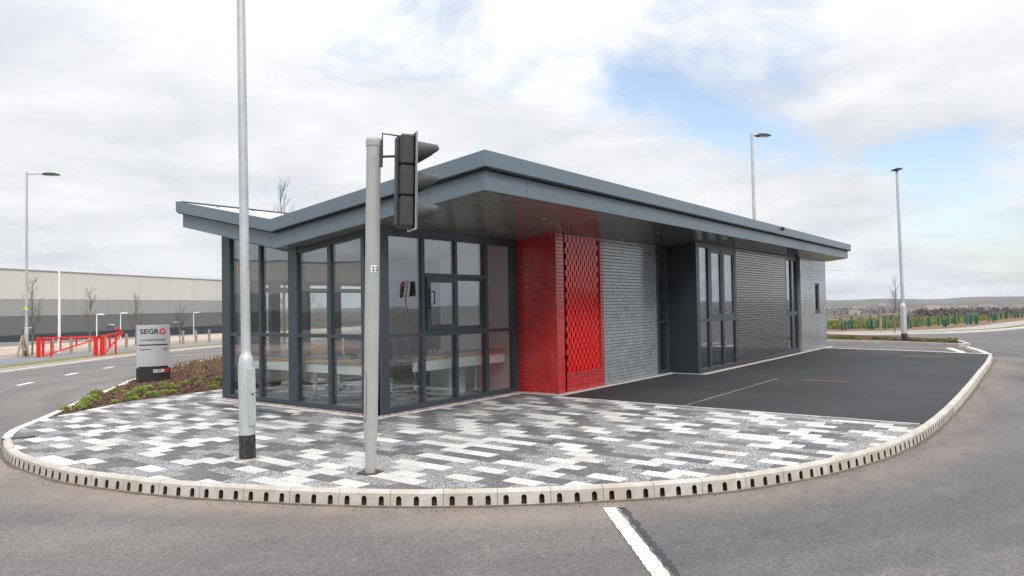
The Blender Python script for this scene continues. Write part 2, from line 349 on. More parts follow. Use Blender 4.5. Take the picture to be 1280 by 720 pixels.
# ------------------------------------------------------------------ mesh builder
class MB:
    def __init__(s): s.v = []; s.f = []; s.mi = []; s.sm = []
    def add(s, vs, fs, mi=0, sm=False):
        o = len(s.v); s.v += [tuple(v) for v in vs]
        for f in fs: s.f.append(tuple(i+o for i in f)); s.mi.append(mi); s.sm.append(sm)
        return s
    def box(s, x0,x1,y0,y1,z0,z1, mi=0, bev=0.):
        if x0>x1: x0,x1=x1,x0
        if y0>y1: y0,y1=y1,y0
        if z0>z1: z0,z1=z1,z0
        if bev > 0:
            b = min(bev, (x1-x0)*.3, (y1-y0)*.3, (z1-z0)*.3)
            bm = bmesh.new(); bmesh.ops.create_cube(bm, size=1)
            for v in bm.verts: v.co = Vector(((x0+x1)/2+v.co.x*(x1-x0),(y0+y1)/2+v.co.y*(y1-y0),(z0+z1)/2+v.co.z*(z1-z0)))
            bmesh.ops.bevel(bm, geom=bm.edges[:], offset=b, segments=1, affect='EDGES')
            s.frombm(bm, mi); bm.free(); return s
        vs = [(x,y,z) for z in (z0,z1) for y in (y0,y1) for x in (x0,x1)]
        return s.add(vs, [(0,2,3,1),(4,5,7,6),(0,1,5,4),(2,6,7,3),(0,4,6,2),(1,3,7,5)], mi)
    def frombm(s, bm, mi=0, sm=False):
        bm.verts.index_update()
        return s.add([v.co[:] for v in bm.verts], [[v.index for v in f.verts] for f in bm.faces], mi, sm)
    def obox(s, c, ax, ay, az, hx, hy, hz, mi=0):
        c = Vector(c); ax,ay,az = Vector(ax),Vector(ay),Vector(az)
        vs = [c+ax*(hx*i)+ay*(hy*j)+az*(hz*k) for k in (-1,1) for j in (-1,1) for i in (-1,1)]
        return s.add(vs, [(0,2,3,1),(4,5,7,6),(0,1,5,4),(2,6,7,3),(0,4,6,2),(1,3,7,5)], mi)
    def prism(s, pts2, plane, a, b, mi=0):
        """polygon in a plane extruded from a to b. plane: 'x' pts=(y,z), 'y' pts=(x,z), 'z' pts=(x,y)"""
        def P(p, t): return {'x': (t,p[0],p[1]), 'y': (p[0],t,p[1]), 'z': (p[0],p[1],t)}[plane]
        n = len(pts2); vs = [P(p,a) for p in pts2] + [P(p,b) for p in pts2]
        tr = tessellate_polygon([[Vector((p[0],p[1],0)) for p in pts2]])
        fs = [tuple(t) for t in tr] + [tuple(i+n for i in t[::-1]) for t in tr]
        fs += [(i,(i+1)%n,(i+1)%n+n,i+n) for i in range(n)]
        return s.add(vs, fs, mi)
    def flat(s, pts, z, mi=0):
        tr = tessellate_polygon([[Vector((p[0],p[1],0)) for p in pts]])
        return s.add([(p[0],p[1],z) for p in pts], [tuple(t) for t in tr], mi)
    def tube(s, pts, rad, seg=10, cap=True, mi=0, sm=True):
        pts = [Vector(p) for p in pts]
        if not hasattr(rad, '__len__'): rad = [rad]*len(pts)
        rings = []; u = None
        for i, p in enumerate(pts):
            d = (pts[min(i+1,len(pts)-1)] - pts[max(i-1,0)]).normalized()
            if u is None: u = d.orthogonal().normalized()
            u = (u - d*u.dot(d)).normalized(); w = d.cross(u)
            rings.append([p+(u*math.cos(2*math.pi*k/seg)+w*math.sin(2*math.pi*k/seg))*rad[i] for k in range(seg)])
        vs = [v for r in rings for v in r]; fs = []
        for i in range(len(pts)-1):
            for k in range(seg):
                fs.append((i*seg+k, i*seg+(k+1)%seg, (i+1)*seg+(k+1)%seg, (i+1)*seg+k))
        s.add(vs, fs, mi, sm)
        if cap:
            s.add(rings[0], [tuple(range(seg))[::-1]], mi); s.add(rings[-1], [tuple(range(seg))], mi)
        return s
    def lathe(s, prof, c=(0,0,0), seg=24, mi=0, sm=True):
        return s.tube([(c[0],c[1],c[2]+z) for r,z in prof], [r for r,z in prof], seg, True, mi, sm) if False else s._lathe(prof,c,seg,mi,sm)
    def _lathe(s, prof, c, seg, mi, sm):
        vs = [(c[0]+r*math.cos(2*math.pi*k/seg), c[1]+r*math.sin(2*math.pi*k/seg), c[2]+z) for r,z in prof for k in range(seg)]
        fs = [(i*seg+k, i*seg+(k+1)%seg, (i+1)*seg+(k+1)%seg, (i+1)*seg+k) for i in range(len(prof)-1) for k in range(seg)]
        s.add(vs, fs, mi, sm)
        if prof[-1][0] > 1e-4: s.add(vs[-seg:], [tuple(range(seg))], mi)
        if prof[0][0] > 1e-4: s.add(vs[:seg], [tuple(range(seg))[::-1]], mi)
        return s
    def build(s, name, mats, parent=None, loc=None, local=False):
        """verts are in world coordinates; the object's origin goes to loc (or its parent's)"""
        me = bpy.data.meshes.new(name)
        off = Vector(loc) if loc is not None else Vector((0,0,0))
        poff = Vector((0,0,0))
        if parent is not None and not local: poff = worldloc(parent)
        if parent is not None and loc is None: off = poff
        me.from_pydata([Vector(v)-off for v in s.v], [], s.f)
        if not isinstance(mats, (list, tuple)): mats = [mats]
        for m in mats: me.materials.append(m)
        me.polygons.foreach_set('material_index', s.mi); me.polygons.foreach_set('use_smooth', s.sm)
        me.validate()
        if len(s.f) < 4000:
            bm = bmesh.new(); bm.from_mesh(me)
            if all(e.is_manifold for e in bm.edges): bmesh.ops.recalc_face_normals(bm, faces=bm.faces[:]); bm.to_mesh(me)
            bm.free()
        me.update()
        o = bpy.data.objects.new(name, me); COL.objects.link(o)
        o.parent = parent; o.location = off - poff
        return o
def worldloc(o):
    v = Vector((0,0,0))
    while o is not None: v += o.location; o = o.parent
    return v
def tag(o, label=None, cat=None, group=None, kind=None):
    if label: o['label'] = label
    if cat: o['category'] = cat
    if group: o['group'] = group
    if kind: o['kind'] = kind
    return o
def thing(name, loc, label, cat, group=None):
    o = bpy.data.objects.new(name, None); COL.objects.link(o); o.location = loc
    o.empty_display_size = .3
    return tag(o, label, cat, group)
def copy_tree(o, parent=None):
    c = o.copy(); COL.objects.link(c); c.parent = parent
    for ch in list(o.children): copy_tree(ch, c)
    return c
def struct(name, mb, mat): return tag(mb.build(name, mat), kind='structure')
def text_mesh(txt, size, ext, mat, name, parent, mtx, bold=0., spacing=1., width=None):
    cu = bpy.data.curves.new(name, 'FONT'); cu.body = txt; cu.size = size; cu.extrude = ext; cu.offset = bold
    cu.space_character = spacing; cu.resolution_u = 3
    tmp = bpy.data.objects.new('tmp', cu); COL.objects.link(tmp)
    dg = bpy.context.evaluated_depsgraph_get(); me = bpy.data.meshes.new_from_object(tmp.evaluated_get(dg))
    bpy.data.objects.remove(tmp); bpy.data.curves.remove(cu)
    if width:
        w = max(v.co.x for v in me.vertices)
        for v in me.vertices: v.co.x *= width/w
    me.materials.clear(); me.materials.append(mat)
    o = bpy.data.objects.new(name, me); COL.objects.link(o); o.parent = parent; o.matrix_local = mtx
    return o
def catmull(P, n=8):
    P = [Vector(p) for p in P]; out = []
    for i in range(len(P)-1):
        p0 = P[max(i-1,0)]; p1 = P[i]; p2 = P[i+1]; p3 = P[min(i+2,len(P)-1)]
        for k in range(n):
            t = k/n
            out.append(.5*((2*p1)+(p2-p0)*t+(2*p0-5*p1+4*p2-p3)*t*t+(3*p1-p0-3*p2+p3)*t**3))
    out.append(P[-1]); return out
def resample(P, step):
    L = [0]
    for a,b in zip(P,P[1:]): L.append(L[-1]+(b-a).length)
    n = max(2, round(L[-1]/step)); out = []; j = 0
    for i in range(n+1):
        t = L[-1]*i/n
        while j < len(P)-2 and L[j+1] < t: j += 1
        out.append(P[j].lerp(P[j+1], (t-L[j])/max(1e-9,L[j+1]-L[j])))
    return out
def normals(P):
    out = []
    for i in range(len(P)):
        d = (P[min(i+1,len(P)-1)]-P[max(i-1,0)]).normalized(); out.append(Vector((d.y,-d.x)))
    return out

ZR = -.12          # road level; paving is z = 0
# ------------------------------------------------------------------ outer kerb line (bottom, road side)
OUT = [(3.38,10.88),(3.13,9.93),(3.04,9.1),(3.06,8.1),(3.2,7.36),(3.36,6.74),(3.55,6.22),(3.82,5.58),(4.07,5.06),(4.39,4.5),(4.76,3.99),(5.16,3.52),(5.46,3.21),(5.82,2.86),(6.31,2.46),(6.78,2.18),(7.37,1.9),(8.17,1.63),(8.95,1.45),(10.24,1.3),(12.31,1.24),(15.66,1.25),(18.6,1.29),(21.78,1.33),(24.72,1.43)]
HOLE = .155
kp = resample(catmull(OUT, 10), HOLE)
kn = normals(kp)      # points to the left of travel = outside? fixed below
if kn[10].dot(Vector((-1,0))) < 0: kn = [-n for n in kn]
KW = .10
inner = [p-n*KW for p,n in zip(kp,kn)]

def build_kerb():
    mb = MB(); n = len(kp)
    # cross-section (offset from the outer line inward, z): face, chamfer, top
    zt = .012
    def P(i, fr, off, z):
        i2 = min(i+1, n-1); p = kp[i].lerp(kp[i2], fr); nn = kn[i].lerp(kn[i2], fr)
        q = p - nn*off; return (q.x, q.y, z)
    for i in range(n-1):
        joint = (i % 3 == 0)
        a0 = .025 if joint else 0.; a1 = 1.
        last_slots = kp[i].x > 12.5      # beyond the bend the slots give way to a plain kerb
        lean = .012
        # top and chamfers
        prof = [(lean, -.008), (lean+.022, zt), (KW-.012, zt), (KW, .002), (KW, -.05)]
        for (o0,z0),(o1,z1) in zip(prof, prof[1:]):
            mb.add([P(i,a0,o0,z0),P(i,a1,o0,z0),P(i,a1,o1,z1),P(i,a0,o1,z1)], [(0,1,2,3)])
        if joint:
            g = .012
            mb.add([P(i,0,lean+g,-.02),P(i,a0,lean+g,-.02),P(i,a0,KW,zt-.012),P(i,0,KW,zt-.012)], [(0,1,2,3)], 1)
            mb.add([P(i,0,g,ZR),P(i,a0,g,ZR),P(i,a0,lean+g,-.02),P(i,0,lean+g,-.02)], [(0,1,2,3)], 1)
        def F(u, z): # point on the face; lean with height
            return P(i, u, lean*(z-ZR)/(-.008-ZR), z)
        if last_slots:
            mb.add([F(a0,ZR),F(a1,ZR),F(a1,-.008),F(a0,-.008)], [(0,1,2,3)]); continue
        # arched slot: from ZR+.012 to -.035
        cu = .5; hw = .15; zb = ZR+.010; zarc = -.052; 
        arch = []
        N = 5
        arch += [(cu-hw, zb), (cu-hw, zarc)]
        for k in range(1, N): 
            t = math.pi*(1-k/N); arch.append((cu+hw*math.cos(t), zarc+hw*HOLE*math.sin(t)))
        arch += [(cu+hw, zarc), (cu+hw, zb)]
        outer = [(a0, ZR), (a0, zarc)] + [None]*(N-1) + [(a1, zarc), (a1, ZR)]
        for k in range(1, N): outer[1+k] = (a0+(a1-a0)*k/N, -.008)
        outer[1] = (a0, -.008) if False else (a0, zarc)
        m_ = len(arch)
        va = [F(*q) for q in arch]; vo = [F(*q) for q in outer]
        mb.add(va+vo, [(k, k+1, m_+k+1, m_+k) for k in range(m_-1)] + [(0, m_, 2*m_-1, m_-1)])
        mb.add([F(a0,zarc),F(a0,-.008),F(outer[2][0],-.008)], [(0,1,2)])
        mb.add([F(outer[N][0],-.008),F(a1,-.008),F(a1,zarc)], [(0,1,2)])
        # recess
        vb = [P(i,q[0], .06, q[1]) for q in arch]
        mb.add(va+vb, [(k, m_+k, m_+k+1, k+1) for k in range(m_-1)] + [(m_-1, 2*m_-1, m_, 0)], 1)
        mb.add(vb, [tuple(range(m_))], 1)
    # end caps
    for i in (0, n-1):
        mb.add([P(i,0,0,ZR),P(i,0,.012,-.008),P(i,0,.034,zt),P(i,0,KW-.012,zt),P(i,0,KW,0),P(i,0,KW,ZR)], [(0,1,2,3,4,5)])
    struct('kerb', mb, [MAT['kerb'], MAT['dark_hole']])
build_kerb()

mb=MB(); rnd=random.Random(4)
q_=resample(kp[:-2],.05); qn=normals(q_)
if qn[40].dot(Vector((-1,0)))<0: qn=[-n for n in qn]
prev=None
for i,(p,n) in enumerate(zip(q_,qn)):
    w_=.012+.04*max(0,.45+noise.noise(Vector((p.x*2.1,p.y*2.1,0))))+rnd.uniform(0,.010); a_=p-n*.004; b_=p+n*w_
    if prev: mb.add([(prev[0].x,prev[0].y,ZR+.008),(a_.x,a_.y,ZR+.008),(b_.x,b_.y,ZR+.0025),(prev[1].x,prev[1].y,ZR+.0025)],[(0,1,2,3)])
    prev=(a_,b_)
struct('kerb_silt',mb,MAT['silt'])
mb=MB()
for i in range(1100):
    j=rnd.randrange(len(q_)); d_=abs(rnd.gauss(0,.10))+.01; p=q_[j]+qn[j]*d_; r_=rnd.uniform(.0015,.0055)
    a=rnd.uniform(0,6.3); ax=Vector((math.cos(a),math.sin(a),0)); ay=Vector((-math.sin(a),math.cos(a),0))
    mb.obox((p.x,p.y,ZR+r_*.5),ax,ay,Vector((0,0,1)),r_,r_*.7,r_*.6)
tag(mb.build('grit',MAT['silt'],loc=(5,3,ZR)),'loose grit lying along the foot of the drainage kerb','grit',kind='stuff')
# flush kerb continuing round the left side and along the bed
fl = [(3.38,10.88),(3.62,11.42),(3.9,11.85),(4.34,12.42),(5.66,14.27),(6.99,16.05),(8.44,18.0),(11.37,21.28),(16,24.6),(24,28.2),(34,31),(50,35)]
flp = resample(catmull(fl, 6), .35); fln = normals(flp)
if fln[5].dot(Vector((-1,1))) < 0: fln = [-x for x in fln]
def strip(P, N, o0, o1, z0, z1, zb0=None, zb1=None, mi=0, mb=None):
    mb = mb or MB()
    for i in range(len(P)-1):
        a,b = P[i]-N[i]*o0, P[i+1]-N[i+1]*o0; c,d = P[i+1]-N[i+1]*o1, P[i]-N[i]*o1
        mb.add([(a.x,a.y,z0),(b.x,b.y,z0),(c.x,c.y,z1),(d.x,d.y,z1)], [(0,1,2,3)], mi)
        if zb0 is not None: mb.add([(a.x,a.y,zb0),(b.x,b.y,zb0),(b.x,b.y,z0),(a.x,a.y,z0)], [(0,1,2,3)], mi)
        if zb1 is not None: mb.add([(d.x,d.y,zb1),(c.x,c.y,zb1),(c.x,c.y,z1),(d.x,d.y,z1)], [(0,1,2,3)], mi)
    return mb
struct('edging_kerb', strip(flp, fln, 0, .11, .008, .008, ZR, -.05), MAT['flush'])
# brown expansion strip where the drainage kerb ends
jb = MB(); jb.obox((3.52,10.70,.004), (.98,-.2,0),(.2,.98,0),(0,0,1), .17,.035,.006); struct('joint_strip', jb, MAT['rust'])

# right-hand end: flush pale kerbs round the mouth of the forecourt
re = [(24.74,1.45),(25.2,1.52),(26.9,1.85),(28.6,2.3)]
rp = resample(catmull([Vector(p) for p in re], 6), .3); rn = normals(rp)
if rn[0].y > 0: rn = [-x for x in rn]
mb = strip(rp, rn, 0, .14, -.02, -.02, ZR, ZR)
struct('edging_kerb', mb, MAT['flush'])
re2 = resample([Vector((24.80,1.58)),Vector((25.55,3.6)),Vector((25.95,6.2)),Vector((26.5,9.5))], .5); rn2 = normals(re2)
struct('edging_kerb', strip(re2, rn2, -.06, .06, .003, .003, ZR, ZR), MAT['flush'])

# paving slab and forecourt
iv = [(p.x,p.y) for p in inner]
cut = min(range(len(iv)), key=lambda i: abs(iv[i][0]-10.52) + (0 if iv[i][1] < 3 else 99))
pave = iv[:cut+1] + [(10.52,7.0),(10.52,13.9),(7.98,13.62),(6.08,13.34),(4.46,12.42),(4.0,11.8),(3.72,11.36),(3.47,10.85)]
mb = MB(); mb.prism(pave, 'z', -.1, 0.); struct('paving', mb, MAT['paving'])
fc = iv[cut:] + [(24.86,1.6),(25.50,3.6),(25.90,6.2),(26.45,9.5),(26.6,12.4),(10.524,12.4),(10.524,iv[cut][1])]
mb = MB(); mb.prism(fc, 'z', -.1, .0); struct('forecourt', mb, MAT['tarmac'])
# thin pale seam between paving and tarmac and a cast joint in the tarmac
mb = MB(); mb.box(10.505,10.53,1.42,7.0,-.02,.004); struct('edging_strip', mb, MAT['flush'])
mb = MB(); mb.box(10.53,15.3,4.648,4.662,-.01,.0035); struct('tarmac_joint', mb, MAT['path_pale'])
# gravel margin with its edging, against the walls
mb = MB()
mb.box(7.12,7.26,7.9,12.3,-.01,.012); mb.box(7.26,10.75,7.88,8.02,-.01,.012); mb.box(10.62,10.79,7.05,7.88,-.01,.0125)
mb.box(10.79,15.45,7.04,7.16,-.01,.012); mb.box(15.45,27,6.30,6.40,-.01,.012)
struct('gravel_margin', mb, MAT['gravel'])
mb = MB(); mb.box(7.08,7.12,7.84,12.4,-.01,.010); mb.box(7.12,10.58,7.84,7.88,-.01,.010); mb.box(10.58,10.62,7.01,7.88,-.01,.010)
mb.box(10.62,15.40,7.0,7.04,-.01,.010); mb.box(15.36,15.40,6.26,7.0,-.01,.010); mb.box(15.40,27,6.26,6.30,-.01,.010)
struct('edging_strip', mb, MAT['flush'])
# slot drain
mb = MB(); mb.box(6.60,6.66,9.35,11.9,-.01,.014); mb.box(6.68,6.74,9.35,11.9,-.01,.010)
tag(mb.build('slot_drain', MAT['steel'], loc=(6.67,10.6,0)), 'long dark steel slot drain in the paving in front of the left glazing', 'drain')
# rusty covers
for x,y,w,h,lb in ((15.2,3.7,.42,.17,'rusty brown cover nearest the camera in the black tarmac'),(24.3,4.4,.5,.25,'rusty brown cover in the tarmac towards the far wall end'),
                 (22.9,3.0,.5,.3,'rusty brown cover in the middle of the far tarmac'),(21.2,2.25,.22,.12,'small rusty spot cover in the tarmac near the long kerb'),(24.4,1.75,.35,.14,'rusty cover right beside the end of the long kerb')):
    mb = MB(); mb.box(x-h,x+h,y-w,y+w,-.01,.005); mb.box(x-h-.03,x-h-.01,y-w,y+w,-.01,.004); mb.box(x-h*.7,x+h*.7,y-.012,y+.012,0,.008)
    tag(mb.build('drain_cover', MAT['rust'], loc=(x,y,0)), lb, 'drain cover', 'rusty covers in the tarmac')

# ------------------------------------------------------------------ road surface
def dist_to(P, x, y):
    q = Vector((x,y)); return min((q-p).length for p in P)
kps = kp[::3]
def road():
    me = bpy.data.meshes.new('road'); vs=[]; fs=[]; dirt=[]
    xs = [-60,-40,-25,-15,-8,-4] + [-2+.25*i for i in range(0,130)] + [31,33,36,40,45,50,54,60]
    ys = [-120,-80,-50,-30,-18,-10,-6,-4] + [-3+.25*i for i in range(0,84)] + [18.5,20,22,25,29,34,40,46,52]
    for y in ys:
        for x in xs:
            vs.append((x,y,ZR)); d = dist_to(kps,x,y) if -2<x<31 and -4<y<19 else 9
            dirt.append(max(0., 1-(d/.75))**.9 * .75 if x < 26 else 0)
    nx = len(xs)
    for j in range(len(ys)-1):
        for i in range(nx-1): fs.append((j*nx+i,j*nx+i+1,(j+1)*nx+i+1,(j+1)*nx+i))
    me.from_pydata(vs,[],fs); a = me.attributes.new('dirt','FLOAT','POINT'); a.data.foreach_set('value', dirt)
    me.materials.append(MAT['road']); o = bpy.data.objects.new('road', me); COL.objects.link(o); o['kind']='structure'
road()
# painted line near the camera and the dark joint beside it
def ragged(a, b, w, z, mat, name, side=0, jit=.006):
    a=Vector(a); b=Vector(b); d=(b-a).normalized(); n=Vector((d.y,-d.x)); L=(b-a).length; k=int(L/.04)
    mb=MB(); prev=None
    for i in range(k+1):
        c=a+d*(L*i/k); j1=random.uniform(-jit,jit); j2=random.uniform(-jit,jit)
        p=(c-n*(w/2+j1)+n*side); q=(c+n*(w/2+j2)+n*side)
        if prev: mb.add([(*prev[0],z),(*prev[1],z),(*q,z),(*p,z)],[(0,1,2,3)])
        prev=(p,q)
    return struct(name, mb, mat)
ragged((5.33,3.05),(2.9,.88),.115,ZR+.006,MAT['line'],'road_marking')
ragged((5.36,3.02),(2.9,.85),.05,ZR+.003,MAT['band'],'tarmac_joint', -.075, .014)
# dashes of the left road
for a,b in (((6.56,20.05),(7.06,20.6)),((8.36,22.02),(8.86,22.56)),((10.0,23.55),(10.5,23.95))):
    a=Vector(a);b=Vector(b);d=(b-a).normalized();n=Vector((d.y,-d.x))*.06
    mb=MB(); mb.add([(*(a-n),ZR+.004),(*(a+n),ZR+.004),(*(b+n),ZR+.004),(*(b-n),ZR+.004)],[(0,1,2,3)]); struct('road_marking',mb,MAT['white'])
# paint at the mouth on the right
for q in ([(27.0,2.45),(27.1,2.28),(29.4,2.9),(29.35,3.1)],[(25.6,2.35),(25.75,2.2),(27.2,2.9),(27.1,3.05)]):
    mb=MB(); mb.flat(q, ZR+.005); struct('road_marking',mb,MAT['white'])
# left road, far side: pale line, soil, grass, footpath, bank
L0=[(-34,-12),(-18,4),(-4,15.6),(7.6,24.61),(9.98,26.41),(13.15,28.82),(18.18,31.6),(26,34.3),(38,37.2),(60,41)]
lp=resample(catmull(L0,6),1.); ln_=normals(lp)
if ln_[5].dot(Vector((-1,1)))<0: ln_=[-x for x in ln_]
def ls(o0,o1,z0,z1,zb,name,mat): struct(name, strip(lp,ln_,-o0,-o1,z0,z1,zb,None), mat)
ls(0,.16,ZR+.05,ZR+.05,ZR-.05,'edging_kerb',MAT['flush'])
ls(.16,.95,ZR+.055,ZR+.05,None,'verge',MAT['verge_soil'])
ls(.95,1.75,ZR+.05,ZR+.05,None,'verge',MAT['verge'])
ls(1.75,4.3,ZR+.045,ZR+.045,None,'footpath',MAT['path'])
ls(4.3,5.1,ZR+.045,ZR+.14,None,'verge',MAT['verge_soil'])
ls(5.1,6.6,ZR+.14,ZR+.30,None,'soil_bank',MAT['bank'])
ls(6.6,9.5,ZR+.30,ZR+.22,None,'soil_bank',MAT['bank'])
ls(9.5,16,ZR+.22,-2.4,None,'soil_bank',MAT['bank'])

# bed beside and behind the building
bedk=[p-n*.11 for p,n in zip(flp,fln)]
bk=[(p.x,p.y) for p in bedk if p.y>12.36 and p.x<40]
bed=[(4.46,12.42),(6.08,13.34),(7.98,13.62),(10.52,13.9),(30,13.9),(38,20)]+bk[::-1]
BF=list(zip(bed[:5],bed[1:5]))
def bedz(x,y):
    d=min((Vector((x,y))-p).length for p in bedk[::4])
    for a,b in BF:
        t=max(0,min(1,((x-a[0])*(b[0]-a[0])+(y-a[1])*(b[1]-a[1]))/((b[0]-a[0])**2+(b[1]-a[1])**2))); d=min(d,math.hypot(x-a[0]-t*(b[0]-a[0]),y-a[1]-t*(b[1]-a[1])))
    return -.02+min(.15,d*.07)
def subpoly(poly, z, name, mat):
    bm=bmesh.new(); vs=[bm.verts.new((x,y,0)) for x,y in poly]; f=bm.faces.new(vs)
    bmesh.ops.triangulate(bm,faces=[f])
    for _ in range(5):
        es=[e for e in bm.edges if e.calc_length()>.7]
        if not es: break
        bmesh.ops.subdivide_edges(bm,edges=es,cuts=1); bmesh.ops.triangulate(bm,faces=bm.faces[:])
    for v in bm.verts: v.co.z=z(v.co.x,v.co.y)
    mb=MB(); mb.frombm(bm,0,True); bm.free(); return struct(name,mb,mat)
subpoly(bed,bedz,'planting_bed',MAT['mulch'])
def inpoly(x,y,P):
    c=False;j=len(P)-1
    for i in range(len(P)):
        if (P[i][1]>y)!=(P[j][1]>y) and x<(P[j][0]-P[i][0])*(y-P[i][1])/(P[j][1]-P[i][1])+P[i][0]: c=not c
        j=i
    return c
mb=MB(); rnd=random.Random(3); k=0
while k<9000:
    x=rnd.uniform(4.4,15); y=rnd.uniform(12.4,24)
    if not inpoly(x,y,bed) or rnd.random()>1.25-.06*y: continue
    k+=1; a=rnd.uniform(0,6.3); l=rnd.uniform(.018,.05); w=rnd.uniform(.006,.016); t=rnd.uniform(-.5,.5)
    ax=Vector((math.cos(a),math.sin(a),t)).normalized(); ay=Vector((-math.sin(a),math.cos(a),rnd.uniform(-.5,.5))).normalized()
    mb.obox((x,y,bedz(x,y)+.012),ax,ay,ax.cross(ay),l,w,.004)
tag(mb.build('bark_chips',MAT['chip'],loc=(8,15,0)),'loose reddish bark chips covering the planting bed','bark chips',kind='stuff')

# leafy clump helper
def clump(r,h,n,leaf,rnd,mb,c=(0,0,0),up=.4):
    for i in range(n):
        a=rnd.uniform(0,2*math.pi); rr=r*math.sqrt(rnd.random()); z=h*(1-(rr/r)**2)*rnd.uniform(.35,1.05)
        p=Vector((c[0]+rr*math.cos(a),c[1]+rr*math.sin(a),c[2]+z))
        d=Vector((math.cos(a)*rr/r+rnd.gauss(0,.4),math.sin(a)*rr/r+rnd.gauss(0,.4),up+rnd.random())).normalized()
        s=d.cross(Vector((rnd.gauss(0,1),rnd.gauss(0,1),rnd.gauss(0,1)))).normalized()*leaf*.35
        e=p+d*leaf*rnd.uniform(.7,1.4)
        mb.add([p-s*.4,p+(e-p)*.5-s,e,p+(e-p)*.5+s],[(0,1,2,3)])
def make_shrub(seed):
    rnd=random.Random(seed); t=thing('low_shrub',(0,0,0),'low bright green shrub growing in the bark mulch bed','shrub','bright green shrubs in the mulch bed')
    mb=MB(); 
    for q in range(4): 
        a=rnd.uniform(0,6.3); clump(rnd.uniform(.09,.14),rnd.uniform(.09,.14),170,.035,rnd,mb,(rnd.uniform(-.14,.14),rnd.uniform(-.1,.1),0))
    mb.build('foliage',MAT['leaf'],t)
    mb=MB()
    for q in range(7):
        a=rnd.uniform(0,6.3); mb.tube([(0,0,-.03),(math.cos(a)*.05,math.sin(a)*.05,.04),(math.cos(a)*.12,math.sin(a)*.12,.08)],[.005,.004,.002],5)
    mb.build('stem',MAT['twig'],t); return t
protos=[make_shrub(i) for i in range(4)]
SP=[(5.03,13.15),(5.44,13.4),(5.25,13.25),(6.13,14.83),(5.67,14.03),(5.95,14.4),(6.52,14.91),(5.89,13.42),(6.36,13.95),(6.48,13.98),(6.91,14.75),(7.1,14.7),(6.76,13.74),(7.54,15.06),(7.39,14.46),(7.11,13.85),(7.86,14.78),(8.2,14.67),(8.4,14.41),(8.02,13.95),(8.83,14.98),(8.55,15.49),(7.06,13.97),(6.25,13.6),(6.75,14.35),(9.2,14.6),(9.6,15.2),(9.9,14.4)]
for i,(x,y) in enumerate(SP):
    o=protos[i] if i<4 else copy_tree(protos[i%4])
    o.location=(x,y,bedz(x,y)); o.rotation_euler=(0,0,random.uniform(0,6.3)); s=random.uniform(.60,.85); o.scale=(s,s,s*.85)
# dry brown planting further back in the bed (uncountable stems)
mb=MB(); rnd=random.Random(5); k=0
while k<5200:
    x=rnd.uniform(7.2,22); y=rnd.uniform(14.5,25)
    if not inpoly(x,y,bed) or y<15.2+(.0 if x>9.5 else 1.2): continue
    if noise.noise(Vector((x*.9,y*.9,0)))<-.05 and rnd.random()<.8: continue
    k+=1; h=rnd.uniform(.06,.17)*(1.5 if rnd.random()<.04 else 1); z=bedz(x,y); dx,dy=rnd.gauss(0,.06),rnd.gauss(0,.06)
    s=rnd.uniform(.004,.009); mb.add([(x-s,y+s,z),(x+s,y-s,z),(x+dx,y+dy,z+h)],[(0,1,2)])
    mb.add([(x+dx*.5-.03,y+dy*.5,z+h*.6),(x+dx*.5,y+dy*.5+.01,z+h*.55),(x+dx*.5+.02,y+dy*.5+.02,z+h*.8)],[(0,1,2)])
tag(mb.build('dry_ground_cover',MAT['leaf_dry'],loc=(12,18,0)),'dry brown ground cover stems filling the back of the bed','ground cover',kind='stuff')
mb=MB(); k=0
while k<1300:
    x=rnd.uniform(9,30); y=rnd.uniform(15,26)
    if not inpoly(x,y,bed) or noise.noise(Vector((x*.6,y*.6,4)))<.05: continue
    k+=1; clump(.1,.12,2,.06,rnd,mb,(x,y,bedz(x,y)))
tag(mb.build('green_ground_cover',MAT['leaf_bank'],loc=(14,20,0)),'patches of dull green ground cover among the dry stems','ground cover',kind='stuff')

# ------------------------------------------------------------------ terrain to the horizon
def terr(x,y):
    r=math.hypot(x,y)
    z=-.35-1.9*min(1,max(0,x-42)/14.)
    ex=max(0,x-64+.15*y)          # edge of the hill on the right
    z-=37*(1-math.exp(-(ex/130.)**1.3)) if ex>0 else 0
    ey=0
    if y>40: ey=min(1,(y-(36+.25*max(0,x)))/26.) if x<140 else 0
    if ey>0 and ex<=0: z-=4.4*ey
    if ex>0 and ey>0: z=min(z,-4.7)
    if r>500: z-= (1-min(1,(1800-min(r,1800))/1300))*8*(0 if x>0 else 1)
    z+=noise.noise(Vector((x*.0022,y*.0022,2)))*min(9,max(0,(r-300)/90.))
    if r>4200:
        f=min(1,(r-4200)/3400.); a=math.atan2(y,x)
        z+=f*(52+26*noise.noise(Vector((math.cos(a)*9,math.sin(a)*9,r*.0004)))+14*noise.noise(Vector((math.cos(a)*34,math.sin(a)*34,1))))
    return z
def terrain():
    NA=360; rs=[0]; r=4.
    while r<9500: rs.append(r); r*=1.062
    vs=[(0,0,-.35)]; fs=[]
    for r in rs[1:]:
        for k in range(NA):
            a=2*math.pi*k/NA; x,y=r*math.cos(a),r*math.sin(a); vs.append((x,y,terr(x,y)))
    for k in range(NA): fs.append((0,1+k,1+(k+1)%NA))
    for i in range(len(rs)-2):
        for k in range(NA):
            a=1+i*NA+k; b=1+i*NA+(k+1)%NA; fs.append((a,a+NA,b+NA,b))
    mb=MB(); mb.add(vs,fs,0,True); struct('terrain',mb,MAT['ground'])
terrain()

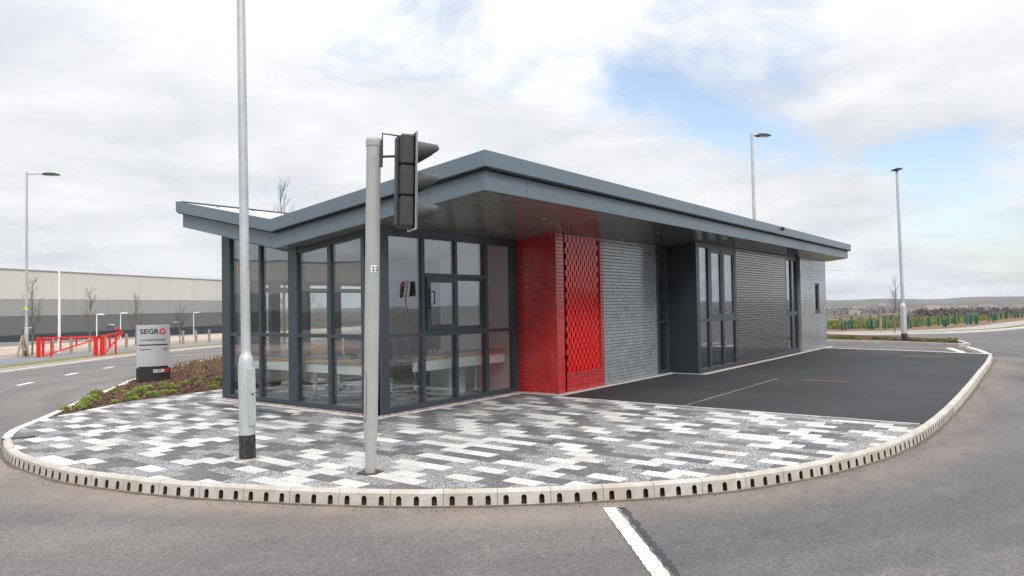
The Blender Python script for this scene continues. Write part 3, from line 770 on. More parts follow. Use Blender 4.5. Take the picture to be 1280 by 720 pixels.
# right: island with planting, far kerb, plantation
isl=[(32.0,9.5),(31.4,5.5),(30.1,2.75),(30.6,2.45),(32.9,3.0),(35.4,5.8),(37.0,8.8),(37.3,11)]
mb=MB(); mb.prism([(32.4,11.5)]+isl,'z',ZR,-.0); struct('island_kerb',mb,MAT['kerb'])
isl2=[(32.55,11.3),(32.2,9.5),(31.6,5.5),(30.35,2.85),(30.7,2.65),(32.8,3.2),(35.2,5.9),(36.8,8.9),(37.1,11)]
mb=MB(); mb.prism(isl2,'z',-.02,.02); struct('planting_bed',mb,MAT['mulch'])
rnd=random.Random(9); protoi=None; n_i=0
for i in range(60):
    t=rnd.random(); x=30.5+t*1.9+rnd.uniform(0,1.4); y=2.8+t*8+rnd.uniform(-.1,.2)
    if not inpoly(x,y,isl2): continue
    if protoi is None:
        protoi=MB(); 
        for q in range(3): clump(.13,.17,90,.05,random.Random(q),protoi,(rnd.uniform(-.15,.15),rnd.uniform(-.15,.15),0))
        protoi=protoi.build('low_shrub',MAT['leaf_bank'],loc=(0,0,0)); tag(protoi,'small yellowish green shrub on the kerbed island beyond the tarmac','shrub','small shrubs on the kerbed island'); o=protoi
    else: o=protoi.copy(); COL.objects.link(o)
    s=rnd.uniform(.3,.7); o.location=(x,y,.015); o.scale=(s,s,s); o.rotation_euler=(0,0,rnd.uniform(0,6))
FK=[(33,20),(35.8,13.5),(38.1,8.88),(41.03,5.06),(43.35,3.3),(47,1.9),(51.1,1.1),(58,.2),(70,-1.5),(95,-4)]
fp=resample(catmull(FK,6),1.); fn=normals(fp)
if fn[5].dot(Vector((1,1)))<0: fn=[-x for x in fn]
def fs_(o0,o1,z0,z1,zb,name,mat): struct(name, strip(fp,fn,-o0,-o1,z0,z1,zb,None), mat)
fs_(0,.2,ZR+.09,ZR+.09,ZR-.05,'edging_kerb',MAT['flush'])
fs_(.2,.9,ZR+.09,ZR+.09,None,'verge',MAT['verge'])
fs_(.9,2.6,ZR+.08,ZR+.08,None,'footpath',MAT['path_pale'])
fs_(2.6,4.2,ZR+.08,ZR+.16,None,'plantation_soil',MAT['soil'])
fs_(4.2,20,ZR+.16,-.80,None,'plantation_soil',MAT['soil'])
fs_(20,34,-.80,-2.6,None,'plantation_soil',MAT['soil'])
# footing of the right road surface beyond the sheet
mb=MB(); mb.flat([(60,-120),(60,-.3),(70,-1.9),(95,-4.4),(140,-8),(140,-120)],ZR); struct('road',mb,MAT['road'])
# green bushes of the plantation
mb=MB(); rnd=random.Random(11)
for i in range(5200):
    j=rnd.randrange(len(fp)-20); o=4.4+rnd.random()**.8*15
    p=fp[j]+fn[j]*o; x,y=p.x+rnd.uniform(-.6,.6),p.y+rnd.uniform(-.6,.6)
    if noise.noise(Vector((x*.35,y*.35,3)))<-.45: continue
    h=.17+.30*min(1,(o-4)/9); clump(.42,h,26,.11,rnd,mb,(x,y,ZR+.14-(o-4.2)*.052),.8)
tag(mb.build('plantation_shrubs',MAT['leaf_bank'],loc=(55,6,0)),'mass of yellow green low shrubs planted along the brow of the hill','shrubs',kind='stuff')
# tree guards
tg=MB(); tg.lathe([(.075,0),(.078,.3),(.085,.62)],seg=8); tg.lathe([(.07,.62),(.07,.3)],seg=8)
tube0=tg.build('tree_guard',MAT['tube'],loc=(0,0,0)); tag(tube0,'green plastic tube guarding a sapling at the edge of the shrub bank','tree guard','green tree guards along the shrub bank')
st=MB(); st.box(.09,.115,-.012,.012,0,.75); st=st.build('stake',MAT['timber'],tube0)
first=True; rnd=random.Random(21)
for i in range(105):
    far=i>=74
    s=rnd.uniform(8,len(fp)-22); j=int(s); o=rnd.uniform(3.2,4.6) if not far else rnd.uniform(7,15)
    p=fp[j]+fn[j]*o+Vector((rnd.uniform(-.5,.5),rnd.uniform(-.5,.5)))
    t=tube0 if first else copy_tree(tube0); first=False
    t.location=(p.x,p.y,ZR+.13-max(0,o-4.2)*.052); t.rotation_euler=(rnd.gauss(0,.09),rnd.gauss(0,.09),rnd.uniform(0,6)); k=rnd.uniform(.8,1.15)*(1.25 if far else 1.0); t.scale=(.72,.72,k*.85)

# ------------------------------------------------------------------ bare trees
def bare_tree(name,loc,h,label,group,seed,r=.035,spread=.35,cat='tree',clear=.3,nb=22,bark='bark',twr=.012):
    rnd=random.Random(seed); t=thing(name,loc,label,cat,group); L=Vector(loc)
    tr=MB(); pts=[]; x=y=0
    for i in range(7):
        pts.append(L+Vector((x,y,h*i/6*.92-.05))); x+=rnd.gauss(0,.012*h/3); y+=rnd.gauss(0,.012*h/3)
    tr.tube(pts,[r*(1-.85*i/6) for i in range(7)],7); tr.build('trunk',MAT[bark],t)
    br=MB()
    def tw(p,d,l,rr,dep):
        q=[p]; dd=d.copy(); n=4
        for i in range(n):
            dd=(dd+Vector((rnd.gauss(0,.10),rnd.gauss(0,.10),.14))).normalized(); q.append(q[-1]+dd*l/n)
        br.tube(q,[rr*(1-.75*i/n) for i in range(n+1)],4 if dep else 5,False)
        if dep<2:
            for k in range(4 if dep==0 else 3):
                u=rnd.uniform(.25,.95); b=q[min(n-1,int(u*n))]; e=(dd+Vector((rnd.gauss(0,.55),rnd.gauss(0,.55),rnd.uniform(-.05,.4)))).normalized()
                tw(b,e,l*rnd.uniform(.3,.55),rr*.5,dep+1)
    for i in range(nb):
        u=clear+(1-clear)*rnd.random()**1.1*.95; k=u*6; i0=min(5,int(k)); p=pts[i0].lerp(pts[i0+1],k-i0)
        a=rnd.uniform(0,6.3); d=Vector((math.cos(a)*spread*2,math.sin(a)*spread*2,1.)).normalized()
        tw(p,d,h*(1-u*.75)*.42,twr*(1-.6*u),0)
    br.build('branches',MAT['twig'],t); return t
G='young bare trees behind the footpath'
bare_tree('young_tree',(11.3,33.0,-.1),3.4,'young bare tree beside the tall lamp column, left end of the row',G,1,.04,twr=.011)
bare_tree('young_tree',(14.1,34.6,-.1),3.0,'young bare tree behind the middle of the red barrier',G,2,.036,twr=.011)
bare_tree('young_tree',(16.8,36.0,-.1),2.8,'young bare tree just left of the silver sign',G,3,.036,twr=.011)
bare_tree('young_tree',(19.5,36.9,-.1),2.4,'young bare tree right of the silver sign, near the dark car',G,4,.034,twr=.011)
bare_tree('young_tree',(41.5,6.6,-.05),3.1,'staked bare sapling on the shrub bank right of the street lamp','young trees on the right bank',5,.04,twr=.010)
# timber stakes with crossbar for it
t=thing('tree_stakes',(41.4,6.7,-.04),'pair of timber stakes with a crossbar holding the bare sapling','stakes')
for dy in (-.6,.55):
    mb=MB(); mb.box(41.35,41.42,6.65+dy,6.72+dy,-.06,1.02); mb.build('stake',MAT['timber'],t)
mb=MB(); mb.box(41.30,41.35,6.0,7.3,.86,.93); mb.build('crossbar',MAT['timber'],t)
# trees beyond the building, seen over the roof and through the glass
bare_tree('bare_tree',(15.0,21.4,-.1),6.5,'slim bare tree rising above the roof valley of the pavilion','bare trees behind the pavilion',6,.065,.25,nb=22,twr=.02)
bare_tree('bare_tree',(19.4,20.6,-.1),3.6,'bare tree seen through the glazing left of the grey signal pole','bare trees behind the pavilion',7,.05,.4,nb=26)
bare_tree('bare_tree',(14.5,23.2,-.1),3.3,'bare tree seen through the leftmost glass panes','bare trees behind the pavilion',8,.05,.4,nb=24)
bare_tree('bare_tree',(16.8,22.4,-.1),3.1,'bare tree seen through the glass panes beside the valley post','bare trees behind the pavilion',18,.05,.4,nb=20)

# masses of woodland: tapering sprays of twigs
def woodland(name,pts,h0,h1,label,seed,mat='wood_far',tw=14,wid=.5,loc=(0,0,0)):
    rnd=random.Random(seed); mb=MB()
    for (x,y,z) in pts:
        h=rnd.uniform(h0,h1); cw=h*.38
        mb.add([(x-.02*h,y,z),(x+.02*h,y,z),(x,y,z+h*.8)],[(0,1,2)]); mb.add([(x,y-.02*h,z),(x,y+.02*h,z),(x,y,z+h*.8)],[(0,1,2)])
        for k in range(tw):
            u=rnd.uniform(.12,1); a=rnd.uniform(0,6.3); rr=cw*(1-u*.6)*rnd.uniform(.4,1.1)
            p=Vector((x,y,z+h*u*.8)); e=p+Vector((math.cos(a)*rr,math.sin(a)*rr,h*rnd.uniform(.06,.24)))
            s=Vector((rnd.gauss(0,1),rnd.gauss(0,1),rnd.gauss(0,1))).normalized()*h*.035*wid
            mb.add([p-s,p+s,e+s*1.4,e-s*.6],[(0,1,2,3)])
    return tag(mb.build(name,MAT[mat],loc=loc),label,'woodland',kind='stuff')
rnd=random.Random(31)
woodland('woodland_belt',[(x:=rnd.uniform(92,190),y:=min(x*1.12,118-.6*(x-92)+rnd.uniform(-10,25)),terr(x,y)) for _ in range(700)],8,12,'brown belt of bare woodland seen through the pavilion glass',1,tw=60,wid=.45,loc=(120,95,-4))
woodland('woodland_belt',[(x:=-rnd.uniform(110,150),y:=rnd.uniform(-140,200),terr(x,y)) for _ in range(700)],5,9,'bare woodland across the road behind the viewer, reflected in the glass',2,tw=26,wid=1.1,loc=(-130,0,-.3))
woodland('woodland_belt',[(x:=rnd.uniform(-60,260),y:=-rnd.uniform(120,165),terr(x,y)) for _ in range(700)],4,7,'low bare woodland beyond the road to the right of the viewer',3,tw=24,wid=1.1,loc=(80,-140,-.3))
pts=[]
for _ in range(9000):
    r=math.exp(rnd.uniform(math.log(330),math.log(3600))); a=rnd.uniform(R(-32),R(42)); x,y=r*math.cos(a),r*math.sin(a)
    if noise.noise(Vector((x*.0042+3,y*.0042,5)))<-.12: continue
    pts.append((x,y,terr(x,y)-1))
woodland('valley_woods',pts,8,15,'brown bare woods spread over the wide valley below the horizon',4,tw=11,wid=3.2,loc=(900,100,-30))
# big dark wood on the right
pts=[(x:=rnd.uniform(1100,1500),y:=rnd.uniform(-420,x*.135),terr(x,y)-1) for _ in range(2600)]
woodland('valley_woods',pts,17,25,'large dark wood below the horizon at the right edge of the valley',5,tw=12,wid=3.,loc=(1300,-60,-35))
# distant buildings: a few hundred pale blocks
def house(seed):
    r=random.Random(seed); w,d,h=r.uniform(14,42),r.uniform(9,14),r.uniform(6,9)
    b=MB(); b.box(-w/2,w/2,-d/2,d/2,-2,h); o=b.build('distant_building',MAT['pale_build'],loc=(0,0,0))
    g=MB(); g.prism([(-d/2-.4,h),(d/2+.4,h),(0,h+3)],'x',-w/2-.4,w/2+.4); g.build('roof',MAT['roof_far'],o); return o
hp=[house(i) for i in range(5)]
for o in hp: tag(o,'tiny pale building in the valley far beyond the shrub bank','building','tiny buildings in the far valley')
rnd=random.Random(77)
for i in range(110):
    o=hp[i] if i<5 else copy_tree(hp[i%5])
    if i<40: r=rnd.uniform(650,1500); a=R(rnd.uniform(4,19))
    elif i<80: r=rnd.uniform(520,800); a=R(rnd.uniform(10,16))
    else: r=rnd.uniform(2600,4600); a=R(rnd.uniform(-8,19)) 
    x,y=r*math.cos(a),r*math.sin(a); o.location=(x,y,terr(x,y)); o.rotation_euler=(0,0,rnd.uniform(-.9,.9)+1.5)
    if r>2500: o.scale=(1.7,2.2,1.3)

# ------------------------------------------------------------------ PAVILION
VY=10.19; VZ=2.62
def S(y): return VZ+.105*(VY-y) if y<VY else VZ+.2*(y-VY)
XA=7.30; YB=8.04; XR=10.80; YW=7.18; YX=6.50; XE=26.85
pav=thing('pavilion',(XA,YB,0),'single storey pavilion with butterfly roof, dark glazing and red, grey and black glazed brick walls','pavilion')
def part(name,mb,mat,parent=None,label=None):
    o=mb.build(name,mat,parent or pav)
    if label: o['label']=label
    return o
# floor slab
mb=MB(); mb.box(XA+.02,XE-.1,YB+.02,12.28,-.05,.03); mb.box(10.9,XE-.1,YW+.05,YB+.02,-.05,.03); part('floor',mb,MAT['int_floor'])
# fascias in panels with fine joints
def gable(X0,X1,o0,o1,y0,y1,step,phase=0.):
    mb=MB(); cuts=[y0]; y=y0+step*(phase or 1)
    while y<y1-.25:
        if abs(y-VY)>.3: cuts.append(y)
        y+=step
    cuts.append(y1)
    for a,b in zip(cuts,cuts[1:]):
        a2=a+(.003 if a!=y0 else 0); b2=b-(.003 if b!=y1 else 0)
        if a2<VY<b2: poly=[(a2,S(a2)+o0),(VY,S(VY)+o0),(b2,S(b2)+o0),(b2,S(b2)+o1),(VY,S(VY)+o1),(a2,S(a2)+o1)]
        else: poly=[(a2,S(a2)+o0),(b2,S(b2)+o0),(b2,S(b2)+o1),(a2,S(a2)+o1)]
        mb.prism(poly,'x',X0,X1)
    return mb
def longf(Y0,Y1,z0,z1,x0,x1,step,phase,mb):
    x=x0; c=[x0]; x+=phase
    while x<x1-.3: c.append(x); x+=step
    c.append(x1)
    for a,b in zip(c,c[1:]): mb.box(a+(.003 if a!=x0 else 0),b-(.003 if b!=x1 else 0),Y0,Y1,z0,z1)
mb=gable(7.0,7.03,0,.25,5.72,13.12,3.0,.33); longf(5.72,5.75,S(5.72),S(5.72)+.25,7.03,27.1,3.0,.9,mb); mb.box(27.07,27.1,5.75,12.9,S(5.72)-.4,S(5.72)-.395)
part('lower_fascia',mb,MAT['fascia'])
mb=gable(6.905,6.94,.275,.475,5.63,13.2,3.0,.3); longf(5.63,5.66,S(5.63)+.275,S(5.63)+.475,6.94,27.2,3.0,.75,mb)
part('upper_fascia',mb,MAT['fascia'])
# closing fascias on the far and back edges
mb=gable(27.07,27.10,0,.25,5.75,13.12,3.0); mb2=gable(27.165,27.2,.275,.475,5.66,13.2,3.0)
mb.v and None
part('end_fascia',mb,MAT['fascia']); part('end_fascia',mb2,MAT['fascia'])
mb=MB(); mb.box(7.03,27.07,13.09,13.12,S(13.12),S(13.12)+.25); mb.box(6.94,27.165,13.17,13.2,S(13.2)+.275,S(13.2)+.475); part('end_fascia',mb,MAT['fascia'])
# undersides of the upper fascia lip + black strip painted as the gap's shade + fixings
mb=gable(6.93,7.10,.25,.30,5.66,13.18,99); mb.box(7.0,27.17,5.65,5.80,S(5.66)+.25,S(5.66)+.30); part('shadow_gap',mb,MAT['gap_shade'])
mb=gable(6.91,7.0,.268,.275,5.64,13.2,99); mb.box(6.94,27.17,5.64,5.74,S(5.66)+.268,S(5.66)+.275); part('drip_edge',mb,MAT['fascia'])
# soffit
def slab(x0,x1,y0,y1,o0,o1): 
    m=MB()
    ys=[y0]+([VY] if y0<VY<y1 else [])+[y1]
    for a,b in zip(ys,ys[1:]): m.prism([(a,S(a)+o0),(b,S(b)+o0),(b,S(b)+o1),(a,S(a)+o1)],'x',x0,x1)
    return m
sof=part('soffit',slab(7.03,27.07,5.75,13.09,.004,.03),MAT['soffit'])
for x,y in ((9.45,6.5),(11.35,6.5),(13.2,6.3),(16.5,6.1),(20,6.1),(23.5,6.1)):
    mb=MB(); z=S(y); mb.lathe([(.055,-.006),(.055,.003),(.045,.003)],(x,y,z),20); 
    d=mb.build('downlight',MAT['chrome'],sof); mb=MB(); mb.lathe([(.0,-.004),(.044,-.004),(.044,.002)],(x,y,z),20); mb.build('lens',MAT['lamp_glass'],sof) if False else None
    mb=MB(); mb.lathe([(.04,-.0085),(.04,-.0065)],(x,y,z),20); l_=mb.build('downlight',MAT['lamp_glass'],sof)
part('roof_covering',slab(6.94,27.16,5.66,13.17,.30,.468),MAT['roof'])
# raised seam and fixings on the left wing's far edge
mb=MB(); mb.box(6.95,27.1,13.05,13.16,S(13.1)+.475,S(13.1)+.488)
for i in range(14):
    x=7.4+i*.75; mb.box(x,x+.04,12.6,12.64,S(12.6)+.46,S(12.6)+.485)
part('roof_trim',mb,MAT['fascia'])
# ceiling inside
part('ceiling',slab(7.5,26.6,8.2,12.2,-.035,-.03),MAT['int_white'])

# walls
mb=MB(); mb.box(XR,XR+.30,YW,YB+.06,0,S(YB)+.12)     # red box front return
mb.box(XR+.30,11.05,YW,YW+.30,0,S(YW)+.02)
mb.box(12.37,12.48,YW,YW+.30,0,S(YW)+.02)
mb.box(11.05,12.37,YW,YW+.30,0,.36); mb.box(11.05,12.37,YW,YW+.30,2.88,S(YW)+.02)
mb.box(XR+.30,12.48,YW+.30,YB+.2,0,2.86)
part('red_wall',mb,MAT['red_brick'],label='bright red glazed brick wall block')
# dog-tooth panel: bricks turned out of the wall, alternate courses shifted
mb=MB(); mb.box(11.05,12.37,YW+.055,YW+.2,.36,2.88,0)
nr=24; ch=(2.88-.36)/nr; nc=9; pw=(12.37-11.05)/nc
for r_ in range(nr):
    z0=.36+r_*ch; off=.5*(r_%2)
    for c_ in range(-1,nc+1):
        cx=11.05+(c_+.25+off)*pw
        if cx-.045<11.05 or cx+.045>12.37: continue
        a=R(-30); ax=Vector((math.cos(a),math.sin(a),0)); ay=Vector((-math.sin(a),math.cos(a),0))
        mb.obox((cx,YW+.05,z0+ch/2),ax,ay,Vector((0,0,1)),.031+.002*random.random(),.060+.004*random.random(),ch/2-.0012)
# trim the ends
part('projecting_brick_panel',mb,[MAT['red_glaze'],MAT['mortar']],label='panel of angled red bricks projecting in a dog-tooth pattern')
mb=MB(); mb.box(12.48,14.88,YW-.003,YW+.28,0,S(YW)+.02); part('grey_wall',mb,MAT['grey_brick'],label='grey glazed brick wall beside the red block')
mb=MB(); mb.box(18.15,22.36,YX,YX+.28,0,S(YX)+.02); part('dark_wall',mb,MAT['dark_brick'],label='black and brown glazed brick wall')
mb=MB(); YG=6.42
mb.box(23.70,25.42,YG,YG+.28,0,S(YG)+.02); mb.box(25.96,XE,YG,YG+.28,0,S(YG)+.02); mb.box(25.42,25.96,YG,YG+.28,0,1.24); mb.box(25.42,25.96,YG,YG+.28,2.22,S(YG)+.02)
mb.box(XE-.28,XE,YG+.28,12.4,0,2.7)
part('grey_wall',mb,MAT['grey_brick'],label='grey glazed brick end wall with a small window')
# back wall (white inside) with window openings, and interior partitions
mb=MB(); mb.box(7.5,13.4,12.22,12.36,2.18,3.05); mb.box(7.5,7.7,12.22,12.36,0.02,2.19); mb.box(11.15,13.4,12.22,12.36,.02,2.19); mb.box(13.4,26.6,12.22,12.36,.02,3.05)
part('back_wall',mb,MAT['int_white'])
def cross(x0,x1,y0,y1):
    m=MB(); ys=[y0]+([VY] if y0<VY<y1 else [])+[y1]; m.prism([(y0,.03),(y1,.03)]+[(y,S(y)-.005) for y in ys[::-1]],'x',x0,x1); return m
mb=cross(10.64,10.70,8.16,9.9); part('partition',mb,MAT['int_white']); mb=cross(13.2,13.32,8.2,12.2); mb.box(10.95,13.2,8.24,8.30,.03,2.80); part('partition',mb,MAT['int_white'])
mb=cross(15.6,15.7,7.5,12.2); part('partition',mb,MAT['int_white']); mb=cross(21.0,21.1,6.8,12.2); part('partition',mb,MAT['int_white'])

def hwin(name,plane,c,depth,rects,bars,out_mat,glass_mat,label=None,glasspos=.5,gap=.012):
    pass
# ---- generic glazed screen: bars = list of (u0,u1,z0,z1 or callable), panes = list of (u0,u1,z0,z1f)
def screen(plane,c,s,bars,panes,gm,label,depth=.11,gpos=.035,dark=()):
    """plane 'x': wall at X=c running along Y; 'y': wall at Y=c running along X. s: sign of the inward normal"""
    mb=MB()
    def B(u0,u1,z0,z1,d0,d1,m):
        lo,hi=c+s*d0,c+s*d1
        f0=z1(u0) if callable(z1) else z1; f1=z1(u1) if callable(z1) else z1
        b0=z0(u0) if callable(z0) else z0; b1=z0(u1) if callable(z0) else z0
        m.prism([(u0,b0),(u1,b1),(u1,f1),(u0,f0)],plane,min(lo,hi),max(lo,hi))
    for (u0,u1,z0,z1,*dd) in bars:
        d0,d1=dd if dd else (0,depth); B(u0,u1,z0,z1,d0,d1,mb)
    f=part('window_frame',mb,MAT['frame'],label=label)
    for (u0,u1,z0,z1) in panes:
        m=MB(); B(u0-.012,u1+.012,z0,z1,gpos,gpos+.02,m); p=m.build('pane',gm,f)
    return f
topA=lambda y: S(y)-.10
fullA=lambda y: S(y)+.002
# A: glazed front (plane X=7.3), split at the valley post
zt0,zt1=1.145,1.205
barsA=[(7.99,8.24,0,fullA,0,.16),(8.36,8.44,0,fullA),(9.16,9.24,0,fullA),(10.02,10.26,0,fullA,-.01,.15),
       (8.24,10.02,.0,.085,-.004,.11),(8.24,10.02,zt0,zt1,-.003,.105),(8.24,10.02,topA,fullA,.004,.11)]
screen('x',XA,1,barsA,[(a,b,z0,z1) for a,b in ((8.24,8.36),(8.44,9.16),(9.24,10.02)) for z0,z1 in ((.085,zt0),(zt1,topA))],MAT['glass'],'dark framed glazing right of the roof valley post')
barsA2=[(11.06,11.13,0,fullA),(12.02,12.28,0,fullA,-.01,.15),(10.26,12.02,0,.085,-.004,.11),(10.26,12.02,zt0,zt1,-.003,.105),(10.26,12.02,lambda y:S(y)-.06,fullA,.004,.11)]
screen('x',XA,1,barsA2,[(a,b,z0,z1) for a,b in ((10.26,11.06),(11.13,12.02)) for z0,z1 in ((.085,zt0),(zt1,lambda y:S(y)-.06))],MAT['glass'],'dark framed glazing left of the roof valley post')
# B: glazing with service hatch (plane Y=8.04)
zb=S(YB)+.0; tB=zb-.13; t2a,t2b=2.10,2.16
barsB=[(7.30,7.46,0,zb,.0,.16),(8.22,8.29,0,zb),(9.82,9.90,0,zb),(10.63,10.79,0,zb),(9.02,9.08,0,zt0),(9.02,9.08,t2b,tB),
       (7.46,8.22,0,.085,-.004,.11),(8.29,9.82,0,.085,-.004,.11),(9.90,10.63,0,.085,-.004,.11),
       (7.46,8.22,zt0,zt1,-.003,.105),(8.29,9.82,zt0-.01,zt1+.03,-.003,.105),(9.90,10.63,zt0,zt1,-.003,.105),
       (8.29,9.82,t2a,t2b,-.003,.105),(7.46,10.63,tB,zb,.004,.11),
       (8.29,8.31,zt1+.03,t2a,.005,.1),(9.80,9.82,zt1+.03,t2a,.005,.1)]
panesB=[(7.46,8.22,.085,zt0),(7.46,8.22,zt1,tB),(8.29,9.02,.085,zt0-.01),(9.08,9.82,.085,zt0-.01),(8.29,9.02,t2b,tB),(9.08,9.82,t2b,tB),(9.90,10.63,.085,zt0),(9.90,10.63,zt1,tB)]
screen('y',YB,1,barsB,panesB,MAT['glass'],'dark framed glazing under the roof overhang with the service hatch')
# hatch: sliding sash on the left, fixed light on the right
mb=MB(); z0,z1=zt1+.03,t2a
def rect(mb,u0,u1,z0,z1,w,y0,y1):
    mb.box(u0,u0+w,y0,y1,z0,z1); mb.box(u1-w,u1,y0,y1,z0,z1); mb.box(u0+w,u1-w,y0,y1,z0,z0+w); mb.box(u0+w,u1-w,y0,y1,z1-w,z1)
rect(mb,8.312,9.05,z0+.003,z1-.003,.085,YB-.03,YB+.03); h=part('service_hatch',mb,MAT['frame'],label='sliding sash of the service hatch with a black pull handle')
m=MB(); m.box(8.39,8.97,YB-.005,YB+.012,z0+.08,z1-.08); m.build('pane',MAT['glass'],h)
m=MB(); m.tube([(8.42,YB-.03,1.66),(8.42,YB-.085,1.67),(8.42,YB-.085,1.86),(8.42,YB-.03,1.87)],.011,8); m.box(8.335,8.375,YB-.04,YB-.03,1.58,1.9); m.tube([(8.355,YB-.04,1.6),(8.355,YB-.07,1.6)],.014,8); m.build('handle',MAT['black'],h)
mb=MB(); rect(mb,9.06,9.798,z0+.003,z1-.003,.045,YB+.035,YB+.08); h=part('service_hatch',mb,MAT['frame'],label='fixed light of the service hatch'); m=MB(); m.box(9.1,9.76,YB+.05,YB+.065,z0+.04,z1-.04); m.build('pane',MAT['glass'],h)
# narrow window between grey wall and box
mb=MB(); zw=S(YW)
screen('y',YW,1,[(14.88,15.02,0,zw),(15.42,15.53,0,zw),(15.02,15.42,0,.08),(15.02,15.42,1.16,1.21),(15.02,15.42,zw-.12,zw)],[(15.02,15.42,.08,1.16),(15.02,15.42,1.21,zw-.12)],MAT['glass'],'narrow dark framed window tucked behind the projecting box')
# dark box return and trim
mb=MB(); zx=S(YX); mb.box(15.54,15.60,YX+.05,YW+.1,0,1.195); mb.box(15.54,15.60,YX+.05,YW+.1,1.203,zx+.02); mb.box(15.30,15.56,YX-.003,YX+.05,0,1.195) if False else None
mb.box(15.535,15.68,YX-.01,YX+.06,0,zx+.02)
part('box_cladding',mb,MAT['box'],label='anthracite metal side of the projecting window box')
bars=[(15.68,15.74,0,zx),(16.28,16.42,0,zx),(17.16,17.26,0,zx),(18.02,18.14,0,zx),
      (15.74,18.02,.0,.09,-.003,.11),(15.74,18.02,1.165,1.235,-.004,.105),(15.74,18.02,zx-.10,zx,.004,.11),
      (16.42,16.50,1.235,zx-.1,.01,.1),(17.08,17.16,1.235,zx-.1,.01,.1),(17.26,17.34,1.235,zx-.1,.01,.1),(17.94,18.02,1.235,zx-.1,.01,.1),
      (16.50,17.08,1.235,1.33,.012,.1),(17.34,17.94,1.235,1.33,.012,.1),(16.50,17.08,zx-.2,zx-.1,.012,.1),(17.34,17.94,zx-.2,zx-.1,.012,.1)]
panes=[(15.74,16.28,.09,1.165),(16.42,17.16,.09,1.165),(17.26,18.02,.09,1.165),(15.74,16.28,1.235,zx-.1),(16.50,17.08,1.33,zx-.2),(17.34,17.94,1.33,zx-.2)]
screen('y',YX,1,bars,panes,MAT['glass_dark'],'three light dark framed window of the projecting box')
bars=[(22.36,22.48,0,zx),(22.98,23.10,0,zx),(23.56,23.70,0,zx),(22.48,23.56,0,.16,-.003,.11),(22.48,23.56,1.165,1.30,-.004,.105),(22.48,23.56,zx-.12,zx,.004,.11)]
screen('y',YX,1,bars,[(22.48,22.98,.16,1.165),(23.10,23.56,.16,1.165),(22.48,22.98,1.30,zx-.12),(23.10,23.56,1.30,zx-.12)],MAT['glass_dark'],'tall narrow window between the black brick and the grey end wall')
screen('y',YG,1,[(25.42,25.5,1.24,2.22,.04,.15),(25.88,25.96,1.24,2.22,.04,.15),(25.5,25.88,1.24,1.32,.04,.15),(25.5,25.88,2.14,2.22,.04,.15),(25.40,25.98,1.20,1.25,-.03,.1)],[(25.5,25.88,1.32,2.14)],MAT['glass_dark'],'small high window in the grey end wall',gpos=.08)
# back windows
bars=[]
for u,v_ in ((7.7,8.19),(8.30,8.50),(8.80,9.22),(9.72,10.02),(10.68,11.15)): bars.append((u,v_,.02,2.18))
bars+= [(7.7,11.15,.02,.10,-.003,.1),(7.7,11.15,1.95,2.04,-.003,.1),(7.7,11.15,2.10,2.18,.003,.1)]
screen('y',12.22,1,bars,[(7.75,11.1,.1,2.1)],MAT['glass'],'rear window seen through the front glazing')
mb=MB(); mb.tube([(19.15,5.62,3.52),(19.15,5.56,3.52)],.05,14)
mb.lathe([(.0,-.0)],(0,0,0)) if False else None
tag(mb.build('wall_camera',MAT['black'],loc=(19.15,5.6,3.5)),'small round black camera fixed on the long roof edge','camera')

# ---- interior furniture (things of their own)
def desk(name,loc,label,boxes):
    t=thing(name,loc,label,'desk')
    for nm,bx,mt in boxes:
        mb=MB(); mb.box(*bx,bev=.004); mb.build(nm,MAT[mt],t)
    return t
desk('desk',(7.9,10.2,.03),'long white fronted desk along the left glazing',[
    ('desk_top',(7.52,8.2,8.2,12.1,.745,.775),'desk_top'),('edge_band',(7.50,7.52,8.2,12.1,.715,.775),'wood'),
    ('fascia_panel',(7.53,7.56,8.2,12.1,.55,.715),'desk_white'),('leg',(7.7,7.76,8.7,8.76,.03,.745),'chrome'),('leg',(7.7,7.76,10.1,10.16,.03,.745),'chrome'),('leg',(7.7,7.76,11.7,11.76,.03,.745),'chrome')])
desk('desk',(9.4,8.5,.03),'white fronted desk behind the service hatch',[
    ('desk_top',(8.22,10.62,8.24,8.75,.775,.80),'desk_top'),('edge_band',(8.22,10.62,8.222,8.24,.73,.80),'wood'),
    ('fascia_panel',(8.22,10.62,8.25,8.28,.56,.73),'desk_white'),('leg',(9.9,9.94,8.35,8.4,.03,.775),'chrome')])
t=thing('cupboard',(9.7,8.9,.03),'white low cupboard under the hatch desk','cupboard')
mb=MB(); mb.box(9.42,9.9,8.62,9.05,.03,.72,bev=.004); mb.build('body',MAT['desk_white'],t)
mb=MB(); mb.box(9.43,9.89,8.60,8.617,.05,.70,bev=.003); mb.build('door',MAT['desk_white'],t)
t=thing('cupboard',(11.95,12.0,.03),'tall oak veneer cupboard against the rear wall','cupboard')
mb=MB(); mb.box(11.5,12.35,11.7,12.2,.03,2.0,bev=.004); mb.build('body',MAT['wood'],t)
for a,b in ((11.505,11.92),(11.93,12.345)):
    mb=MB(); mb.box(a,b,11.68,11.697,.08,1.97,bev=.003); d=mb.build('door',MAT['wood'],t)
    mb=MB(); mb.box(11.88 if a<11.6 else 11.96,11.895 if a<11.6 else 11.975,11.655,11.68,1.0,1.2); mb.build('handle',MAT['chrome'],d)
t=thing('cupboard',(12.9,10.3,.03),'dark wall unit and worktop deep inside the office','cupboard')
mb=MB(); mb.box(12.6,13.18,8.6,11.4,.03,.86,bev=.005); mb.build('body',MAT['desk_white'],t)
mb=MB(); mb.box(12.58,13.18,8.6,11.4,.862,.90,bev=.005); mb.build('worktop',MAT['desk_top'],t)
